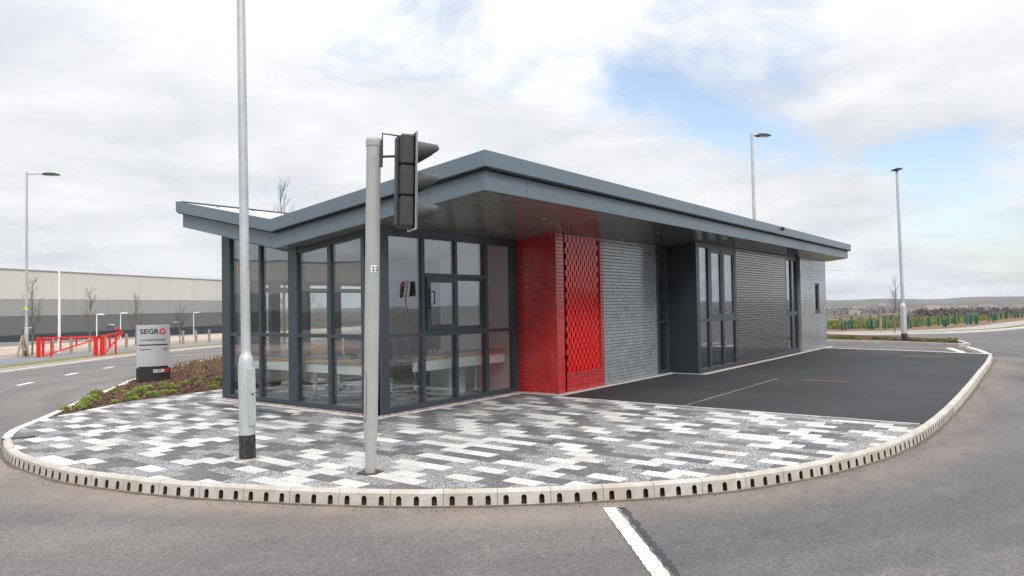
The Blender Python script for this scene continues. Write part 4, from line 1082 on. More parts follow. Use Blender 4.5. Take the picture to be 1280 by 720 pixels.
mb=MB(); mb.box(12.85,13.18,8.6,11.0,1.02,1.30,bev=.005); mb.build('splashback',MAT['box'],t)
for k,(x,y,mt,nm,lb) in enumerate(((12.8,9.0,'blue','bottle','blue bottle on the office worktop'),(12.8,9.3,'yellow','bottle','yellow bottle on the office worktop'),(12.75,9.6,'red_paint','bottle','red bottle on the office worktop'))):
    mb=MB(); mb.lathe([(.04,0),(.04,.15),(.015,.19),(.015,.23)],(x,y,.90),14); tag(mb.build(nm,MAT[mt],loc=(x,y,.9)),lb,'bottle','bottles on the worktop')
for k in range(5):
    x=8.62+k*.12; mb=MB(); mb.lathe([(.03,0),(.034,.09)],(x,8.5,.80),14); tag(mb.build('glass_tumbler',MAT['chrome'],loc=(x,8.5,.8)),'small glass tumbler in the row on the hatch desk','tumbler','tumblers on the hatch desk')
def make_chair():
    t=thing('office_chair',(0,0,0),'black office chair under the desk behind the service hatch','chair','office chairs')
    mb=MB(); bm=bmesh.new(); bmesh.ops.create_uvsphere(bm,u_segments=20,v_segments=10,radius=1)
    for v in bm.verts: v.co=Vector((v.co.x*.27,v.co.y*.25,.47+v.co.z*.05+.02*v.co.x))
    mb.frombm(bm,0,True); bm.free(); mb.build('seat',MAT['chair'],t)
    mb=MB(); bm=bmesh.new(); bmesh.ops.create_uvsphere(bm,u_segments=20,v_segments=12,radius=1)
    for v in bm.verts: v.co=Vector((-.24+v.co.x*.035-.05*v.co.z**2,v.co.y*.21,.80+v.co.z*.24))
    mb.frombm(bm,0,True); bm.free(); mb.tube([(-.1,0,.44),(-.27,0,.5),(-.27,0,.7)],.015,8); mb.build('backrest',MAT['chair'],t)
    mb=MB(); mb.lathe([(.03,.1),(.03,.26),(.018,.27),(.018,.44)],seg=14); mb.build('column',MAT['chrome'],t)
    mb=MB()
    for k in range(5):
        a=k*2*math.pi/5; mb.tube([(0,0,.12),(math.cos(a)*.26,math.sin(a)*.26,.075)],[.022,.013],8)
    mb.build('star_base',MAT['chrome'],t)
    for k in range(5):
        a=k*2*math.pi/5; c=Vector((math.cos(a)*.26,math.sin(a)*.26,.03)); s=Vector((-math.sin(a),math.cos(a),0))
        mb=MB(); mb.tube([c-s*.022,c+s*.022],.03,12); mb.build('castor',MAT['black'],t)
    return t
ch=make_chair(); ch.location=(9.02,9.02,.03); ch.rotation_euler=(0,0,R(-70))
for (x,y,rz,lb) in ((8.75,9.7,R(200),'black office chair at the left glazing desk near the signal pole'),(9.1,11.2,R(170),'black office chair at the left glazing desk near the valley post')):
    c=copy_tree(ch); c.location=(x,y,.03); c.rotation_euler=(0,0,rz); c['label']=lb
# bin
mb=MB(); mb.lathe([(.11,0),(.14,.3),(.13,.3),(.10,.02)],(9.0,9.75,.03),18); tag(mb.build('waste_bin',MAT['desk_white'],loc=(9.0,9.75,.03)),'pale waste bin on the office floor','bin')
# monitor on the left desk
t=thing('monitor',(7.85,9.25,.775),'black computer monitor on the left glazing desk','monitor')
mb=MB(); mb.box(7.84,7.87,8.98,9.5,.87,1.18,bev=.005); mb.build('screen',MAT['black'],t); mb=MB(); mb.box(7.85,7.88,9.22,9.26,.78,.9); mb.lathe([(.1,0),(.1,.012)],(7.87,9.24,.776),16); mb.build('stand',MAT['black'],t)

# ------------------------------------------------------------------ lean helper: build in local coords and tilt
RIGHT=Vector((.6046,-.7965,0)).normalized(); FWD=Vector((.797,.6043,0)).normalized()
def lean(o,deg):  # tilt towards camera-right by deg
    ax=RIGHT.cross(Vector((0,0,1)))*-1  # rotation axis
    q=Matrix.Rotation(R(deg),4,Vector((0,0,1)).cross(RIGHT)); loc=o.location.copy(); o.matrix_world=Matrix.Translation(loc)@q

# galvanised lamp column in the paving
def column(loc,H,label,group,rot=0,r0=.085,r1=.05,base=1.13,lum=True,arm=.0,black=.26,mat='galv',cheap=False,style=0,hb=None):
    t=thing('street_lamp',(0,0,0),label,'street lamp',group); sg=12 if cheap else 28
    mb=MB(); mb.lathe([(r0,-.0),(r0,black)],seg=sg); mb.build('base',MAT['black_worn'],t)
    mb=MB(); mb.lathe([(r0*.985,black),(r0*.985,base-.16),(r0*.93,base-.08),(r0*.78,base-.02),(r1*1.08,base),(r1,base+.05),(r1*.98,base+1.5),(r1*.74,H)],seg=sg); mb.build('shaft',MAT[mat],t)
    if not cheap:
        mb=MB(); mb.box(-r0-.012,-r0+.02,-.045,.045,.36,.98,bev=.004); d=mb.build('door',MAT[mat],t)
        mb=MB(); mb.tube([(-r0-.014,0,.7),(-r0-.02,0,.7)],.012,10); mb.build('lock',MAT['steel'],d)
        mb=MB(); mb.lathe([(r0+.05,-.004),(r0+.045,.006)],seg=20); mb.build('mortar_collar',MAT['bank'],t)
    if lum:
        if arm: 
            mb=MB(); mb.tube([(0,0,H-.06),(arm,0,H-.06)],[.035,.025],8); mb.build('arm',MAT[mat],t)
        mb=MB(); L=.62
        prof=[(arm-.02,-.05),(arm+.1,.02),(arm+L*.6,.03),(arm+L,-.02),(arm+L,-.05),(arm+L*.6,-.07),(arm+.15,-.08)]
        mb.prism([(x,H-.04+z) for x,z in prof],'y',-.11,.11); hd=mb.build('lantern',MAT['visor'],t)
        mb=MB(); mb.box(arm+.16,arm+L*.85,-.08,.08,H-.125,H-.112); mb.build('lens',MAT['lamp_glass'],hd)
    t.location=loc; t.rotation_euler=(0,0,rot); return t
def rotlean(o,rot,deg):
    q=Matrix.Rotation(R(deg),4,Vector((0,0,1)).cross(RIGHT)); o.matrix_world=Matrix.Translation(o.location)@q@Matrix.Rotation(rot,4,'Z')
c=column((4.45,7.01,0),9.,'tall galvanised lamp column with black base standing in the patterned paving',None,arm=.5)
rotlean(c,R(95),-.45)
c=column((10.97,32.61,-.1),7.4,'tall lamp column with side arm beside the left end of the red barrier','lamps along the left road',R(-38),arm=.55,cheap=True,r0=.075)
mb=MB(); mb.box(-.09,-.07,-.03,.03,1.9,1.97); mb.tube([(0,0,1.88),(0,0,1.96)],.058,12); mb.build('sticker',MAT['yellow'],c,local=True)
mb=MB(); mb.tube([(12.53,33.64,-.1),(12.53,33.64,3.5)],[.055,.042],12); mb.lathe([(.045,3.5),(.048,3.53),(0,3.57)],(12.53,33.64,0),12); 
tag(mb.build('flag_pole',MAT['white'],loc=(12.53,33.64,-.1)),'plain white pole behind the red barrier','pole')
for x,y,z0,H,lb in ((17.5,42,-1.0,2.5,'small lamp post behind the right part of the red barrier'),(20.1,45,-1.2,2.75,'small lamp post left of the silver sign'),(28,51,-1.5,3.0,'small lamp post right of the silver sign')):
    t=thing('lamp_post',(x,y,z0),lb,'lamp post','small lamp posts by the warehouse')
    mb=MB(); mb.tube([(x,y,z0),(x,y,z0+H)],[.036,.026],8); mb.build('post',MAT['white'],t)
    mb=MB(); mb.box(x-.05,x+.30,y-.25,y-.1,z0+H,z0+H+.07); mb.build('lantern',MAT['white'],t)
c=column((31.45,4.68,.0),6.66,'galvanised lamp column on the kerbed island right of the pavilion','lamps on the right',R(35+180),cheap=True,r0=.11,r1=.062,base=1.45,black=.3,lum=False)
mb=MB(); mb.tube([(0,0,6.64),(0,0,6.71)],.05,8); mb.prism([(-.11,6.69),(.11,6.69),(.14,6.73),(.07,6.76),(-.07,6.76),(-.14,6.73)],'y',-.18,.18); mb.build('lantern',MAT['visor'],c,local=True)
rotlean(c,R(-52.8),-.9)
c=column((25.95,8.2+6.2-5.84,0),7.75,'galvanised lamp column rising behind the long pavilion roof','lamps on the right',0,cheap=True,r0=.1,r1=.07,arm=.18)
c.location=(31.5,10.39,-.1); rotlean(c,R(-40),-.3)
for ch_ in c.children: pass
c.scale=(1.12,1.12,1.185)

# ------------------------------------------------------------------ traffic signal on its pole
sig=thing('traffic_signal_pole',(4.73,5.36,0),'tapered pale grey signal pole with number plate 22 in the patterned paving','signal pole')
sig.location=(0,0,0)
mb=MB(); mb.lathe([(.048,-.0),(.050,.17),(.068,.42),(.070,1.2),(.0705,3.22)],seg=32); mb.build('shaft',MAT['pole_grey'],sig)
mb=MB(); mb.lathe([(.076,3.20),(.078,3.245),(.074,3.28),(.03,3.295),(0,3.297)],seg=32); mb.build('cap',MAT['pole_grey'],sig)
mb=MB(); mb.prism([(-.105,-.06),(-.03,-.11),(.12,-.07),(.13,.06),(.02,.11),(-.11,.08)],'z',-.01,.007); mb.build('mortar_patch',MAT['rust'],sig)
# rivets
mb=MB()
for z in (3.08,3.0,2.72,2.62):
    a=math.atan2(-FWD.y,-FWD.x)+.25; p=Vector((math.cos(a),math.sin(a),0)); mb.tube([p*.069+Vector((0,0,z)),p*.076+Vector((0,0,z))],.009,8)
mb.build('rivet',MAT['pole_grey'],sig)
# access door outline
mb=MB(); a0=math.atan2(-FWD.y,-FWD.x)-.95
def onp(a,z,r=.0715): return Vector((math.cos(a)*r,math.sin(a)*r,z))
lp_=[onp(a0+.42*math.cos(t)*1.0,.75+.24*math.sin(t) if abs(math.sin(t))<.99 else .75+.24*math.sin(t)) for t in [0]]
pts=[onp(a0+.33,.50),onp(a0+.42,.54),onp(a0+.45,.60),onp(a0+.45,.88),onp(a0+.42,.95),onp(a0+.33,.99),onp(a0-.3,.99),onp(a0-.42,.93),onp(a0-.45,.6),onp(a0-.3,.5),onp(a0+.33,.50)]
mb.tube(pts,.0022,4); mb.build('access_door',MAT['visor'],sig)
# number plate wrapping the pole + digits
ac=math.atan2(-FWD.y,-FWD.x); mb=MB(); zc=1.99; n=10; h0=.033
aa=[ac-.02+ .98*i/n for i in range(n+1)]
vs=[onp(a,zc-h0,.0725) for a in aa]+[onp(a,zc+h0,.0725) for a in aa]
vs+=[onp(a,zc-h0,.070) for a in aa]+[onp(a,zc+h0,.070) for a in aa]
m1=n+1
fs=[(i,i+1,m1+i+1,m1+i) for i in range(n)]+[(i,2*m1+i,2*m1+i+1,i+1) for i in range(n)]+[(m1+i,m1+i+1,3*m1+i+1,3*m1+i) for i in range(n)]+[(0,m1,3*m1,2*m1),(n,m1+n,3*m1+n,2*m1+n)]
mb.add(vs,fs,0,False); plate=mb.build('number_plate',MAT['white'],sig)
for k,da in enumerate((.30,.80)):
    a=ac-.02+da; nrm=Vector((math.cos(a),math.sin(a),0)); tx=Vector((-math.sin(a),math.cos(a),0)); up=Vector((0,0,1))
    c0=nrm*.0735+up*(zc-.021)-tx*.013
    mtx=Matrix(((tx.x,up.x,nrm.x,c0.x),(tx.y,up.y,nrm.y,c0.y),(tx.z,up.z,nrm.z,c0.z),(0,0,0,1)))
    text_mesh('2',.058,.0008,MAT['black'],'digit',plate,mtx,bold=.0012)
# brackets
def head(pole,mtx,lit=None,label=None):
    """local frame: +X = facing direction, Y sideways, Z up; housing is the part, the rest its sub-parts"""
    mb=MB()
    for k in range(3): mb.box(-.16,-.02,-.125,.125,-.45+.302*k,-.45+.298+.302*k,bev=.018)
    mb.box(-.185,-.16,-.05,.05,-.43,.43,bev=.006)
    t=mb.build('signal_head',MAT['signal'],pole,local=True); t.location=(0,0,0)
    if label: t['label']=label
    B=lambda mb,nm,mt: mb.build(nm,MAT[mt],t,local=True)
    mb=MB(); w,hh=.165,.475
    mb.prism([(-w,-hh),(w,-hh),(w,hh),(-w,hh)],'x',-.02,-.008); B(mb,'backing_board','signal')
    mb=MB()
    for s in (-1,1): mb.box(-.022,-.006,s*w,s*(w-.007),-hh,hh)
    mb.box(-.0235,-.0045,-w+.012,w-.012,hh-.012,hh); mb.box(-.0235,-.0045,-w+.012,w-.012,-hh,-hh+.012); B(mb,'border','white')
    for k,z in enumerate((.302,0,-.302)):
        mb=MB(); mb.tube([(-.008,0,z),(.004,0,z)],.098,24); B(mb,'lens','red_lens' if (lit=='red' and k==0) else 'lens_off')
        mb=MB(); seg=22; r0_=.115; L=.228; fr=[];bk=[];fi=[];bi=[]
        for q in range(seg+1):
            th=R(-52)+ (R(180+104))*q/seg; c_,s_=math.cos(th),math.sin(th)
            ln2=L*(1-.75*min(1,max(0,(.35-s_)/1.15)))
            bk.append((-.008,c_*r0_,z+s_*r0_)); fr.append((ln2,c_*r0_*.97,z+s_*r0_*.97-.02*ln2/L)); bi.append((-.008,c_*(r0_-.005),z+s_*(r0_-.005))); fi.append((ln2,c_*(r0_*.97-.005),z+s_*(r0_*.97-.005)-.02*ln2/L))
        n2=seg+1; vs=bk+fr+bi+fi
        f=[(i,i+1,n2+i+1,n2+i) for i in range(seg)]+[(2*n2+i,3*n2+i,3*n2+i+1,2*n2+i+1) for i in range(seg)]+[(n2+i,n2+i+1,3*n2+i+1,3*n2+i) for i in range(seg)]+[(0,n2,3*n2,2*n2),(seg,2*n2+seg,3*n2+seg,n2+seg)]
        mb.add(vs,f,0,True); B(mb,'visor','visor')
    t.matrix_local=mtx; return t
face=(RIGHT*math.cos(R(22))+FWD*math.sin(R(22)))
head(sig,Matrix.Translation(RIGHT*.40+Vector((0,0,2.845)))@Matrix.Rotation(math.atan2(face.y,face.x),4,'Z'))
mb=MB()
mb.tube([RIGHT*.055+Vector((0,0,3.12)),RIGHT*.085+Vector((0,0,3.12)),RIGHT*.085+Vector((0,0,3.33)),RIGHT*.30+Vector((0,0,3.30))],.009,8)
mb.tube([RIGHT*.06+Vector((0,0,3.10)),RIGHT*.20+Vector((0,0,3.105)),RIGHT*.30+Vector((0,0,3.10))],.013,8)
c0=RIGHT*.075+Vector((0,0,3.13)); mb.obox(c0,RIGHT,FWD,Vector((0,0,1)),.012,.03,.13)
mb.build('bracket',MAT['signal'],sig)
sig.location=(4.73,5.36,0); rotlean(sig,0,1.25)
# the signals across the road, behind the viewer, that show in the glass
fx,fy=31.5,-15.9
t=thing('traffic_signal_pole',(fx,fy,ZR),'signal pole with twin red lit heads across the road, mirrored in the pavilion glass','signal pole')
mb=MB(); mb.tube([(0,0,0),(0,0,3.4)],.06,12); mb.build('shaft',MAT['pole_grey'],t,local=True)
for sgn in (-1,1):
    f=Vector((-.70,.72,0)).normalized(); sd=Vector((-f.y,f.x,0))
    head(t,Matrix.Translation(sd*.33*sgn+Vector((0,0,2.87)))@Matrix.Rotation(math.atan2(f.y,f.x),4,'Z'),lit='red' if sgn>0 else None)

# ------------------------------------------------------------------ monolith sign
def sign():
    W=.70; t=thing('totem_sign',(8.02,16.35,0),'curved silver and black totem sign standing in the mulch bed','sign')
    ang=math.atan2(-16.35,-8.02)+R(4); nrm=Vector((math.cos(ang),math.sin(ang),0)); tx=Vector((-math.sin(ang),math.cos(ang),0)); up=Vector((0,0,1))
    O=Vector((8.02,16.35,0)); n=14; Rr=.9
    def C(u,z,d=0.): # u in -.5..+.5 across; convex to the viewer
        a=u*W/Rr; return O+tx*((Rr+d)*math.sin(a))+nrm*((Rr+d)*math.cos(a)-Rr+.06)+up*z
    def shell(z0,z1,u0,u1,d,name,mat,parent=None,back=.16):
        mb=MB(); us=[u0+(u1-u0)*i/n for i in range(n+1)]
        A=[C(u,z0,d) for u in us]; B_=[C(u,z1,d) for u in us]
        A2=[C(u,z0,d)-nrm*0 - nrm*(back) for u in us]; B2=[C(u,z1,d)-nrm*back for u in us]; m=n+1
        f=[(i,i+1,m+i+1,m+i) for i in range(n)]; mb.add(A+B_,f,0,True)
        mb.add(A2+B2,[q[::-1] for q in f],0,True)
        mb.add(B_+B2,[(i,i+1,m+i+1,m+i) for i in range(n)]); mb.add(A+A2,[(i,m+i,m+i+1,i+1) for i in range(n)])
        mb.add([A[0],B_[0],B2[0],A2[0]],[(0,1,2,3)]); mb.add([A[-1],A2[-1],B2[-1],B_[-1]],[(0,1,2,3)])
        return mb.build(name,MAT[mat],parent or t)
    shell(-.08,.335,-.5,.5,.012,'plinth','black')
    shell(.335,.375,-.44,.44,-.012,'shadow_gap','black')
    lowp=shell(.375,.845,-.49,.49,.0,'panel','silver')
    shell(.845,.875,-.44,.44,-.012,'shadow_gap','black')
    topp=shell(.875,1.31,-.49,.49,.0,'panel','silver')
    def bend(o):
        # wrap flat lettering (x across, y up, z out) round the face
        for v in o.data.vertices:
            u=v.co.x/W; p=C(u,v.co.y,.004+v.co.z)-O; v.co=p
        o.matrix_local=Matrix.Identity(4); return o
    I=Matrix.Identity(4)
    def txt(s,x0,z,size,mat,par,name='lettering',width=None,bold=.0,dz=0.):
        o=text_mesh(s,size,.002,MAT[mat],name,par,I,bold=bold,width=width)
        for v in o.data.vertices: v.co.x+=x0; v.co.y+=z; v.co.z+=dz
        return bend(o)
    def ring(xc,zc,r,w,mat,par,dz=0.):
        bm=MB(); n=24; vs=[]
        for k in range(n):
            a=2*math.pi*k/n
            for rr,d in ((r,dz),(r-w,dz),(r,.005+dz),(r-w,.005+dz)): vs.append((xc+rr*math.cos(a),zc+rr*math.sin(a),d))
        f=[]
        for k in range(n):
            a=4*k;b=4*((k+1)%n); f+=[(a+2,b+2,b+3,a+3),(a,b,b+2,a+2),(a+3,b+3,b+1,a+1)]
        mo=MB(); mo.add(vs,f); me=mo.build('emblem_ring',MAT[mat],None); me.parent=par; me.location=(0,0,0); return bend(me)
    txt('SEGR',-.275,1.115,.155,'black',topp,width=.385,bold=.003); ring(.185,1.168,.066,.026,'red_paint',topp)
    txt('MANAGEMENT SUITE',-.27,.955,.055,'signal',topp,width=.52)
    txt('CAR PARK',-.28,.745,.05,'signal',lowp,width=.23)
    # arrow
    mo=MB(); mo.add([(.17,.758,.004),(.24,.758,.004),(.24,.770,.004),(.17,.770,.004)],[(0,1,2,3)]); mo.add([(.225,.725,.004),(.25,.725,.004),(.29,.764,.004),(.25,.803,.004),(.225,.803,.004),(.262,.764,.004)],[(0,1,2,5),(5,2,3,4)])
    ar=mo.build('arrow',MAT['red_paint'],None); ar.parent=lowp; ar.location=(0,0,0); bend(ar)
    txt('SEGR',-.015,.235,.10,'white',t,width=.245,bold=.002,dz=.014)
    ring(.272,.27,.042,.020,'red_paint',t,dz=.014)
sign()

# ------------------------------------------------------------------ red swing barrier across the path
bar=thing('height_barrier',(11.4,32.3,-.1),'long red tubular swing barrier gate between two posts beside the footpath','barrier')
A_=Vector((10.95,31.35)); B2_=Vector((12.44,29.95)); 
def P3(t,z): p=A_.lerp(B2_,t); return Vector((p.x,p.y,z))
def sq(mb,a,b,r): 
    mb.tube([a,b],r*1.2,4,True,0,False)
for tt in (0.,1.0): 
    mb=MB(); sq(mb,P3(tt,-.12),P3(tt,.70),.07); mb.build('post',MAT['red_paint'],bar)
mb=MB(); sq(mb,P3(.07,.66),P3(.99,.68),.035); sq(mb,P3(.08,-.02),P3(.98,.56),.03); sq(mb,P3(.08,-.04),P3(.08,.68),.045)
for tt,z in ((.22,.10),(.38,.20),(.66,.37)): sq(mb,P3(tt,z-.02),P3(tt,.66),.03)
sq(mb,P3(.22,-.14),P3(.22,.1),.03)
mb.build('gate_leaf',MAT['red_paint'],bar)
bar2=thing('height_barrier',(12.6,29.8,-.1),'short red barrier leaf folded back with a hook, right of the long gate','barrier')
A_=Vector((12.62,29.80)); B2_=Vector((13.55,30.45))
mb=MB(); sq(mb,P3(0,-.12),P3(0,.72),.075); mb.build('post',MAT['red_paint'],bar2)
mb=MB(); sq(mb,P3(.78,-.12),P3(.78,.75),.035); mb.build('post',MAT['red_paint'],bar2)
mb=MB(); sq(mb,P3(.05,.70),P3(1.05,.80),.03); sq(mb,P3(.06,-.02),P3(1.12,.72),.035); sq(mb,P3(.42,.25),P3(.42,.72),.04); sq(mb,P3(1.1,.72),P3(1.12,.88),.05); sq(mb,P3(.80,.98),P3(1.08,.86),.045)
mb.build('gate_leaf',MAT['red_paint'],bar2)
# timber knee posts along the bank
pst=MB(); pst.box(-.05,.05,-.05,.05,-.3,.62,bev=.01); pst=pst.build('timber_post',MAT['timber'],loc=(0,0,0)); tag(pst,'short square timber post in the row behind the footpath','post','timber posts behind the footpath')
first=True
for x,y in ((9.0,31.0),(12.0,32.9),(12.9,33.4),(13.8,33.8),(14.7,34.4),(15.9,35.0),(17.2,35.5),(18.5,36.1),(19.4,36.4),(20.3,36.75),(21.2,37.0),(22.4,37.4),(23.8,37.8),(25.4,38.3)):
    o=pst if first else pst.copy()
    if not first: COL.objects.link(o)
    first=False; o.location=(x,y,-.02)
t=thing('timber_tripod',(11.0,32.9,-.1),'splayed timber stakes left of the tall lamp column','stakes')
for dx,dy in ((-.28,-.2),(.28,.2),(.02,0)):
    x,y=10.6,31.9; mb=MB(); mb.tube([(x+dx,y+dy,-.12),(x,y,.78)],.04,6); mb.build('stake',MAT['timber'],t)
# ------------------------------------------------------------------ warehouse
wh=thing('warehouse',(36.3,117.5,-6),'very long distribution warehouse clad in cream, grey and dark slate bands','warehouse')
wd=Vector((.9068,.4216,0)); wn=Vector((-.4216,.9068,0)); W0=Vector((36.26,117.455,0))
def wband(z0,z1,name,mat,pro=0.,t0=-190,t1=66,dep=70,lab=None):
    c=W0+wd*((t0+t1)/2)+wn*(dep/2)+Vector((0,0,(z0+z1)/2)); mb=MB(); mb.obox(c,wd,wn,Vector((0,0,1)),(t1-t0)/2+pro,dep/2+pro,(z1-z0)/2); o=mb.build(name,MAT[mat],wh)
    if lab: o['label']=lab
wband(-6,-1.36,'wall_band','w_dark',lab='dark slate lowest cladding band'); wband(-1.36,1.37,'wall_band','w_mid',.02,lab='mid grey cladding band'); wband(1.37,3.81,'wall_band','w_light',.04,lab='light grey cladding band'); wband(3.81,8.0,'wall_band','w_cream',.06,lab='cream top cladding band')
wband(8.0,8.15,'roof_edge','w_light',.15)
mb=MB()
for k in range(-9,4):
    c=W0+wd*(k*16+4)-wn*.5+Vector((0,0,-.35)); mb2=MB(); mb2.obox(c,wd,wn,Vector((0,0,1)),.45,.25,.07); mb2.build('wall_light',MAT['white'],wh)
# green container and parked car in its yard
t=thing('container',(32.5,57,-2.4),'green steel container behind the timber posts','container')
cx=Vector((34.8,56.6,-1.78)); d=Vector((.87,-.5,0)); nn=Vector((.5,.87,0))
mb=MB(); mb.obox(cx,d,nn,Vector((0,0,1)),3.1,1.2,.62)
for k in range(24): mb.obox(cx-nn*1.23+d*(-2.9+k*.25),d,nn,Vector((0,0,1)),.06,.03,.55)
mb.build('body',MAT['green_box'],t); mb=MB(); mb.obox(cx+Vector((0,0,.66)),d,nn,Vector((0,0,1)),3.15,1.25,.04); mb.build('lid',MAT['w_mid'],t)
mb=MB(); mb.obox(cx-d*3.16-nn*.4,d,nn,Vector((0,0,1)),.05,.35,.5); mb.build('door',MAT['w_cream'],t)
def car(loc,rz,mat,label,s=1.):
    t=thing('parked_car',loc,label,'car'); T=Matrix.Translation(loc)@Matrix.Rotation(rz,4,'Z')@Matrix.Scale(s,4)
    def put(mb,name,m,par=None): mb.v=[tuple(T@Vector(v)) for v in mb.v]; return mb.build(name,MAT[m],par or t)
    prof=[(-2.1,.3),(-2.15,.65),(-2.05,.9),(-1.6,1.0),(-1.25,1.38),(-.4,1.48),(.45,1.42),(1.05,1.02),(1.9,.85),(2.15,.6),(2.1,.3)]
    bm=bmesh.new(); L=[bm.verts.new((x,-.85,z)) for x,z in prof]; f=bm.faces.new(L); r=bmesh.ops.extrude_face_region(bm,geom=[f])
    for v in [g for g in r['geom'] if isinstance(g,bmesh.types.BMVert)]: v.co.y=.85
    for v in bm.verts:
        if v.co.z>1.1: v.co.y*=.8
    bmesh.ops.bevel(bm,geom=[e for e in bm.edges],offset=.06,segments=2,affect='EDGES'); mb=MB(); mb.frombm(bm,0,True); bm.free(); put(mb,'body',mat)
    mb=MB()
    for sy in (-1,1): mb.add([(-1.2,sy*.80,1.04),(.85,sy*.82,1.04),(.42,sy*.73,1.37),(-.4,sy*.715,1.42),(-1.05,sy*.725,1.34)],[(0,1,2,3,4)])
    mb.prism([(.62,1.36),(1.1,1.03),(1.08,1.0),(.58,1.33)],'y',-.66,.66); put(mb,'window',"car_glass")
    for x in (-1.35,1.35):
        for sy in (-1,1):
            mb=MB(); mb.tube([(x,sy*.70,.32),(x,sy*.88,.32)],.32,18); w=put(mb,'wheel','tyre'); mb=MB(); mb.tube([(x,sy*.87,.32),(x,sy*.89,.32)],.2,14); put(mb,'rim','silver',w)
    for sy in (-1,1):
        mb=MB(); mb.box(2.02,2.16,sy*.5-.15,sy*.5+.15,.62,.76); put(mb,'headlight','lamp_glass')
    return t
car(Vector((30.5,60.,-3.6)),R(20),'car_dark','dark car parked behind the posts right of the silver sign',1.1)
car(Vector((24.5,22.5,ZR)),R(205),'car_white','white car on the road seen through the office glazing',.92)
t=thing('skip',(30,30,-.1),'blue open container seen through the office glazing','container')
mb=MB(); mb.prism([(26.5,.05),(29.3,.05),(29.7,.95),(26.1,.95)],'y',26.4,27.8); mb.build('body',MAT['blue'],t); mb=MB(); mb.box(26.0,29.8,26.3,27.9,.95,1.03); mb.build('rim',MAT['w_light'],t)

# ------------------------------------------------------------------ air
mb=MB(); mb.box(-9700,9700,-9700,9700,-60,140)
hz=mb.build('haze',bpy.data.materials.new('haze_air')); hz['kind']='stuff'; tag(hz,'thin pale haze over the valley','haze')
hm=hz.data.materials[0]; hm.use_nodes=True; nt=hm.node_tree; nt.nodes.remove(nt.nodes['Principled BSDF'])
pv=node(nt,'ShaderNodeVolumePrincipled',inp={'Color':(.80,.86,.95,1),'Density':.00006,'Anisotropy':.2}); nt.links.new(pv.outputs[0],nt.nodes['Material Output'].inputs['Volume'])

# ------------------------------------------------------------------ sky: Nishita blue behind broken cloud
SUN_EL=R(42); SUN_AZ=R(218)     # azimuth measured clockwise from +Y
w=bpy.data.worlds.new('World'); sc.world=w; w.use_nodes=True; nt=w.node_tree; nt.nodes.clear()
out=node(nt,'ShaderNodeOutputWorld'); sky=node(nt,'ShaderNodeTexSky',sky_type='NISHITA',sun_disc=False,sun_elevation=SUN_EL,sun_rotation=SUN_AZ,air_density=1.,dust_density=1.5,ozone_density=1.)
bs=node(nt,'ShaderNodeBackground',inp={'Strength':.15}); nt.links.new(sky.outputs[0],bs.inputs[0])
tc=node(nt,'ShaderNodeTexCoord'); sep=node(nt,'ShaderNodeSeparateXYZ'); nt.links.new(tc.outputs['Generated'],sep.inputs[0])
def wm(op,a,b=None,c=None,cl=False):
    m=node(nt,'ShaderNodeMath',operation=op,use_clamp=cl)
    for i,v in enumerate((a,b,c)):
        if v is None: continue
        if hasattr(v,'links'): nt.links.new(v,m.inputs[i])
        else: m.inputs[i].default_value=v
    return m.outputs[0]
zc=wm('MAXIMUM',sep.outputs[2],.0); den=wm('ADD',zc,.13)
cb=node(nt,'ShaderNodeCombineXYZ'); nt.links.new(wm('DIVIDE',sep.outputs[0],den),cb.inputs[0]); nt.links.new(wm('DIVIDE',sep.outputs[1],den),cb.inputs[1])
def wn_(scale,detail,rough,off,dist=0.):
    mp=node(nt,'ShaderNodeMapping'); mp.inputs['Location'].default_value=off; nt.links.new(cb.outputs[0],mp.inputs[0])
    n_=node(nt,'ShaderNodeTexNoise',inp={'Scale':scale,'Detail':detail,'Roughness':rough,'Distortion':dist}); nt.links.new(mp.outputs[0],n_.inputs[0]); return n_.outputs[0]
def blob(d,k,amp):
    vm=node(nt,'ShaderNodeVectorMath',operation='DOT_PRODUCT'); v=Vector(d).normalized(); vm.inputs[1].default_value=v; nt.links.new(tc.outputs['Generated'],vm.inputs[0])
    return wm('MULTIPLY',wm('POWER',wm('MAXIMUM',vm.outputs['Value'],0.),k),amp)
cov=wn_(1.25,9,.60,(3.1,1.7,0),.5)
hole=wm('ADD',wm('ADD',blob((.91,.28,.29),190,.21),blob((.985,.10,.15),300,.24)),blob((.86,.40,.34),240,.14))
f=wm('SUBTRACT',wm('ADD',wm('ADD',cov,.15),blob((.30,.90,.30),7,.10)),hole)
rp_=node(nt,'ShaderNodeValToRGB'); rp_.color_ramp.elements[0].position=.44; rp_.color_ramp.elements[0].color=(.22,.22,.22,1); rp_.color_ramp.elements[1].position=.60; nt.links.new(f,rp_.inputs[0])
shade=wn_(1.5,8,.58,(7.3,2.2,0),.4)
sh=node(nt,'ShaderNodeValToRGB'); el=sh.color_ramp.elements; el[0].position=.36; el[0].color=(.73,.74,.755,1); el[1].position=.68; el[1].color=(.56,.575,.61,1); nt.links.new(shade,sh.inputs[0])
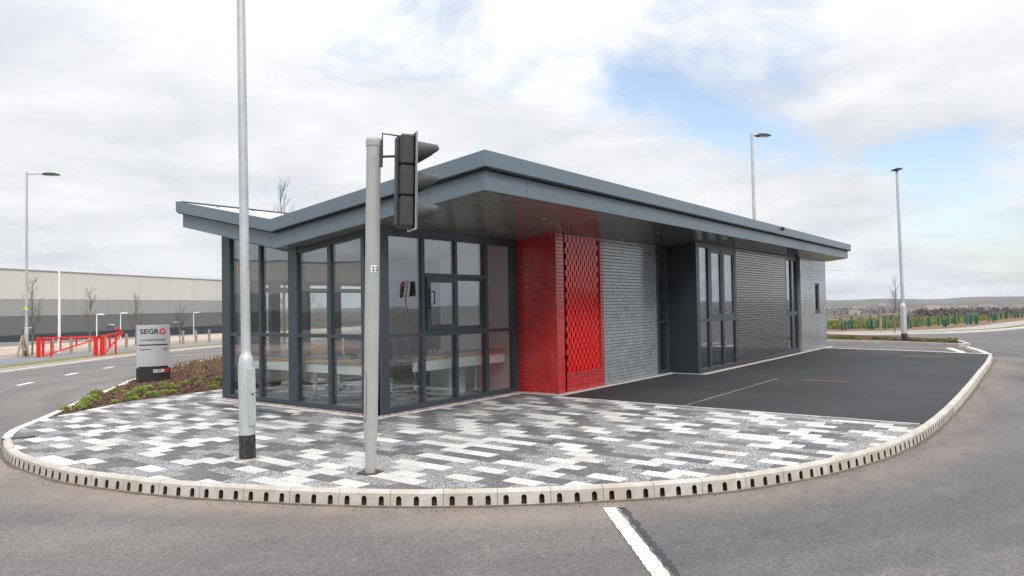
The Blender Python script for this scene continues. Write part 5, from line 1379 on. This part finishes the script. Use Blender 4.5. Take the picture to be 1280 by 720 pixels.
bc=node(nt,'ShaderNodeBackground'); nt.links.new(sh.outputs[0],bc.inputs[0])
# overcast luminance rises towards the zenith
nt.links.new(wm('MULTIPLY_ADD',wm('POWER',zc,3.),3.2,.97),bc.inputs['Strength'])
mx=node(nt,'ShaderNodeMixShader'); nt.links.new(rp_.outputs[0],mx.inputs[0]); nt.links.new(bs.outputs[0],mx.inputs[1]); nt.links.new(bc.outputs[0],mx.inputs[2]); nt.links.new(mx.outputs[0],out.inputs[0])

ld=bpy.data.lights.new('sun','SUN'); ld.energy=1.3; ld.angle=R(14); ld.color=(1,.96,.9); lo=bpy.data.objects.new('sun',ld); COL.objects.link(lo)
sd=Vector((math.sin(SUN_AZ)*math.cos(SUN_EL),math.cos(SUN_AZ)*math.cos(SUN_EL),math.sin(SUN_EL))); lo.rotation_euler=sd.to_track_quat('Z','Y').to_euler(); lo.location=(0,0,60)

# ------------------------------------------------------------------ camera
cd=bpy.data.cameras.new('camera'); cd.sensor_width=36; cd.lens=892.2/1280*36; cd.clip_end=30000; cd.clip_start=.05
co=bpy.data.objects.new('camera',cd); COL.objects.link(co)
yaw,p,r=R(52.825),R(1.476),R(-.937)
fw=Vector((math.sin(yaw)*math.cos(p),math.cos(yaw)*math.cos(p),math.sin(p))); ri=Vector((math.cos(yaw),-math.sin(yaw),0)); up=ri.cross(fw)
r2=ri*math.cos(r)+up*math.sin(r); u2=up*math.cos(r)-ri*math.sin(r)
co.matrix_world=Matrix(((r2.x,u2.x,-fw.x,0),(r2.y,u2.y,-fw.y,0),(r2.z,u2.z,-fw.z,1.6),(0,0,0,1)))
sc.camera=co
sc.render.engine='CYCLES'
cy=sc.cycles; cy.max_bounces=8; cy.transparent_max_bounces=24; cy.diffuse_bounces=3; cy.glossy_bounces=4; cy.volume_bounces=0; cy.use_denoising=True; cy.caustics_reflective=False; cy.caustics_refractive=False
vs=sc.view_settings; vs.view_transform='Standard'; vs.look='None'; vs.gamma=1; vs.exposure=.42; vs.use_curve_mapping=False
sc.display_settings.display_device='sRGB'
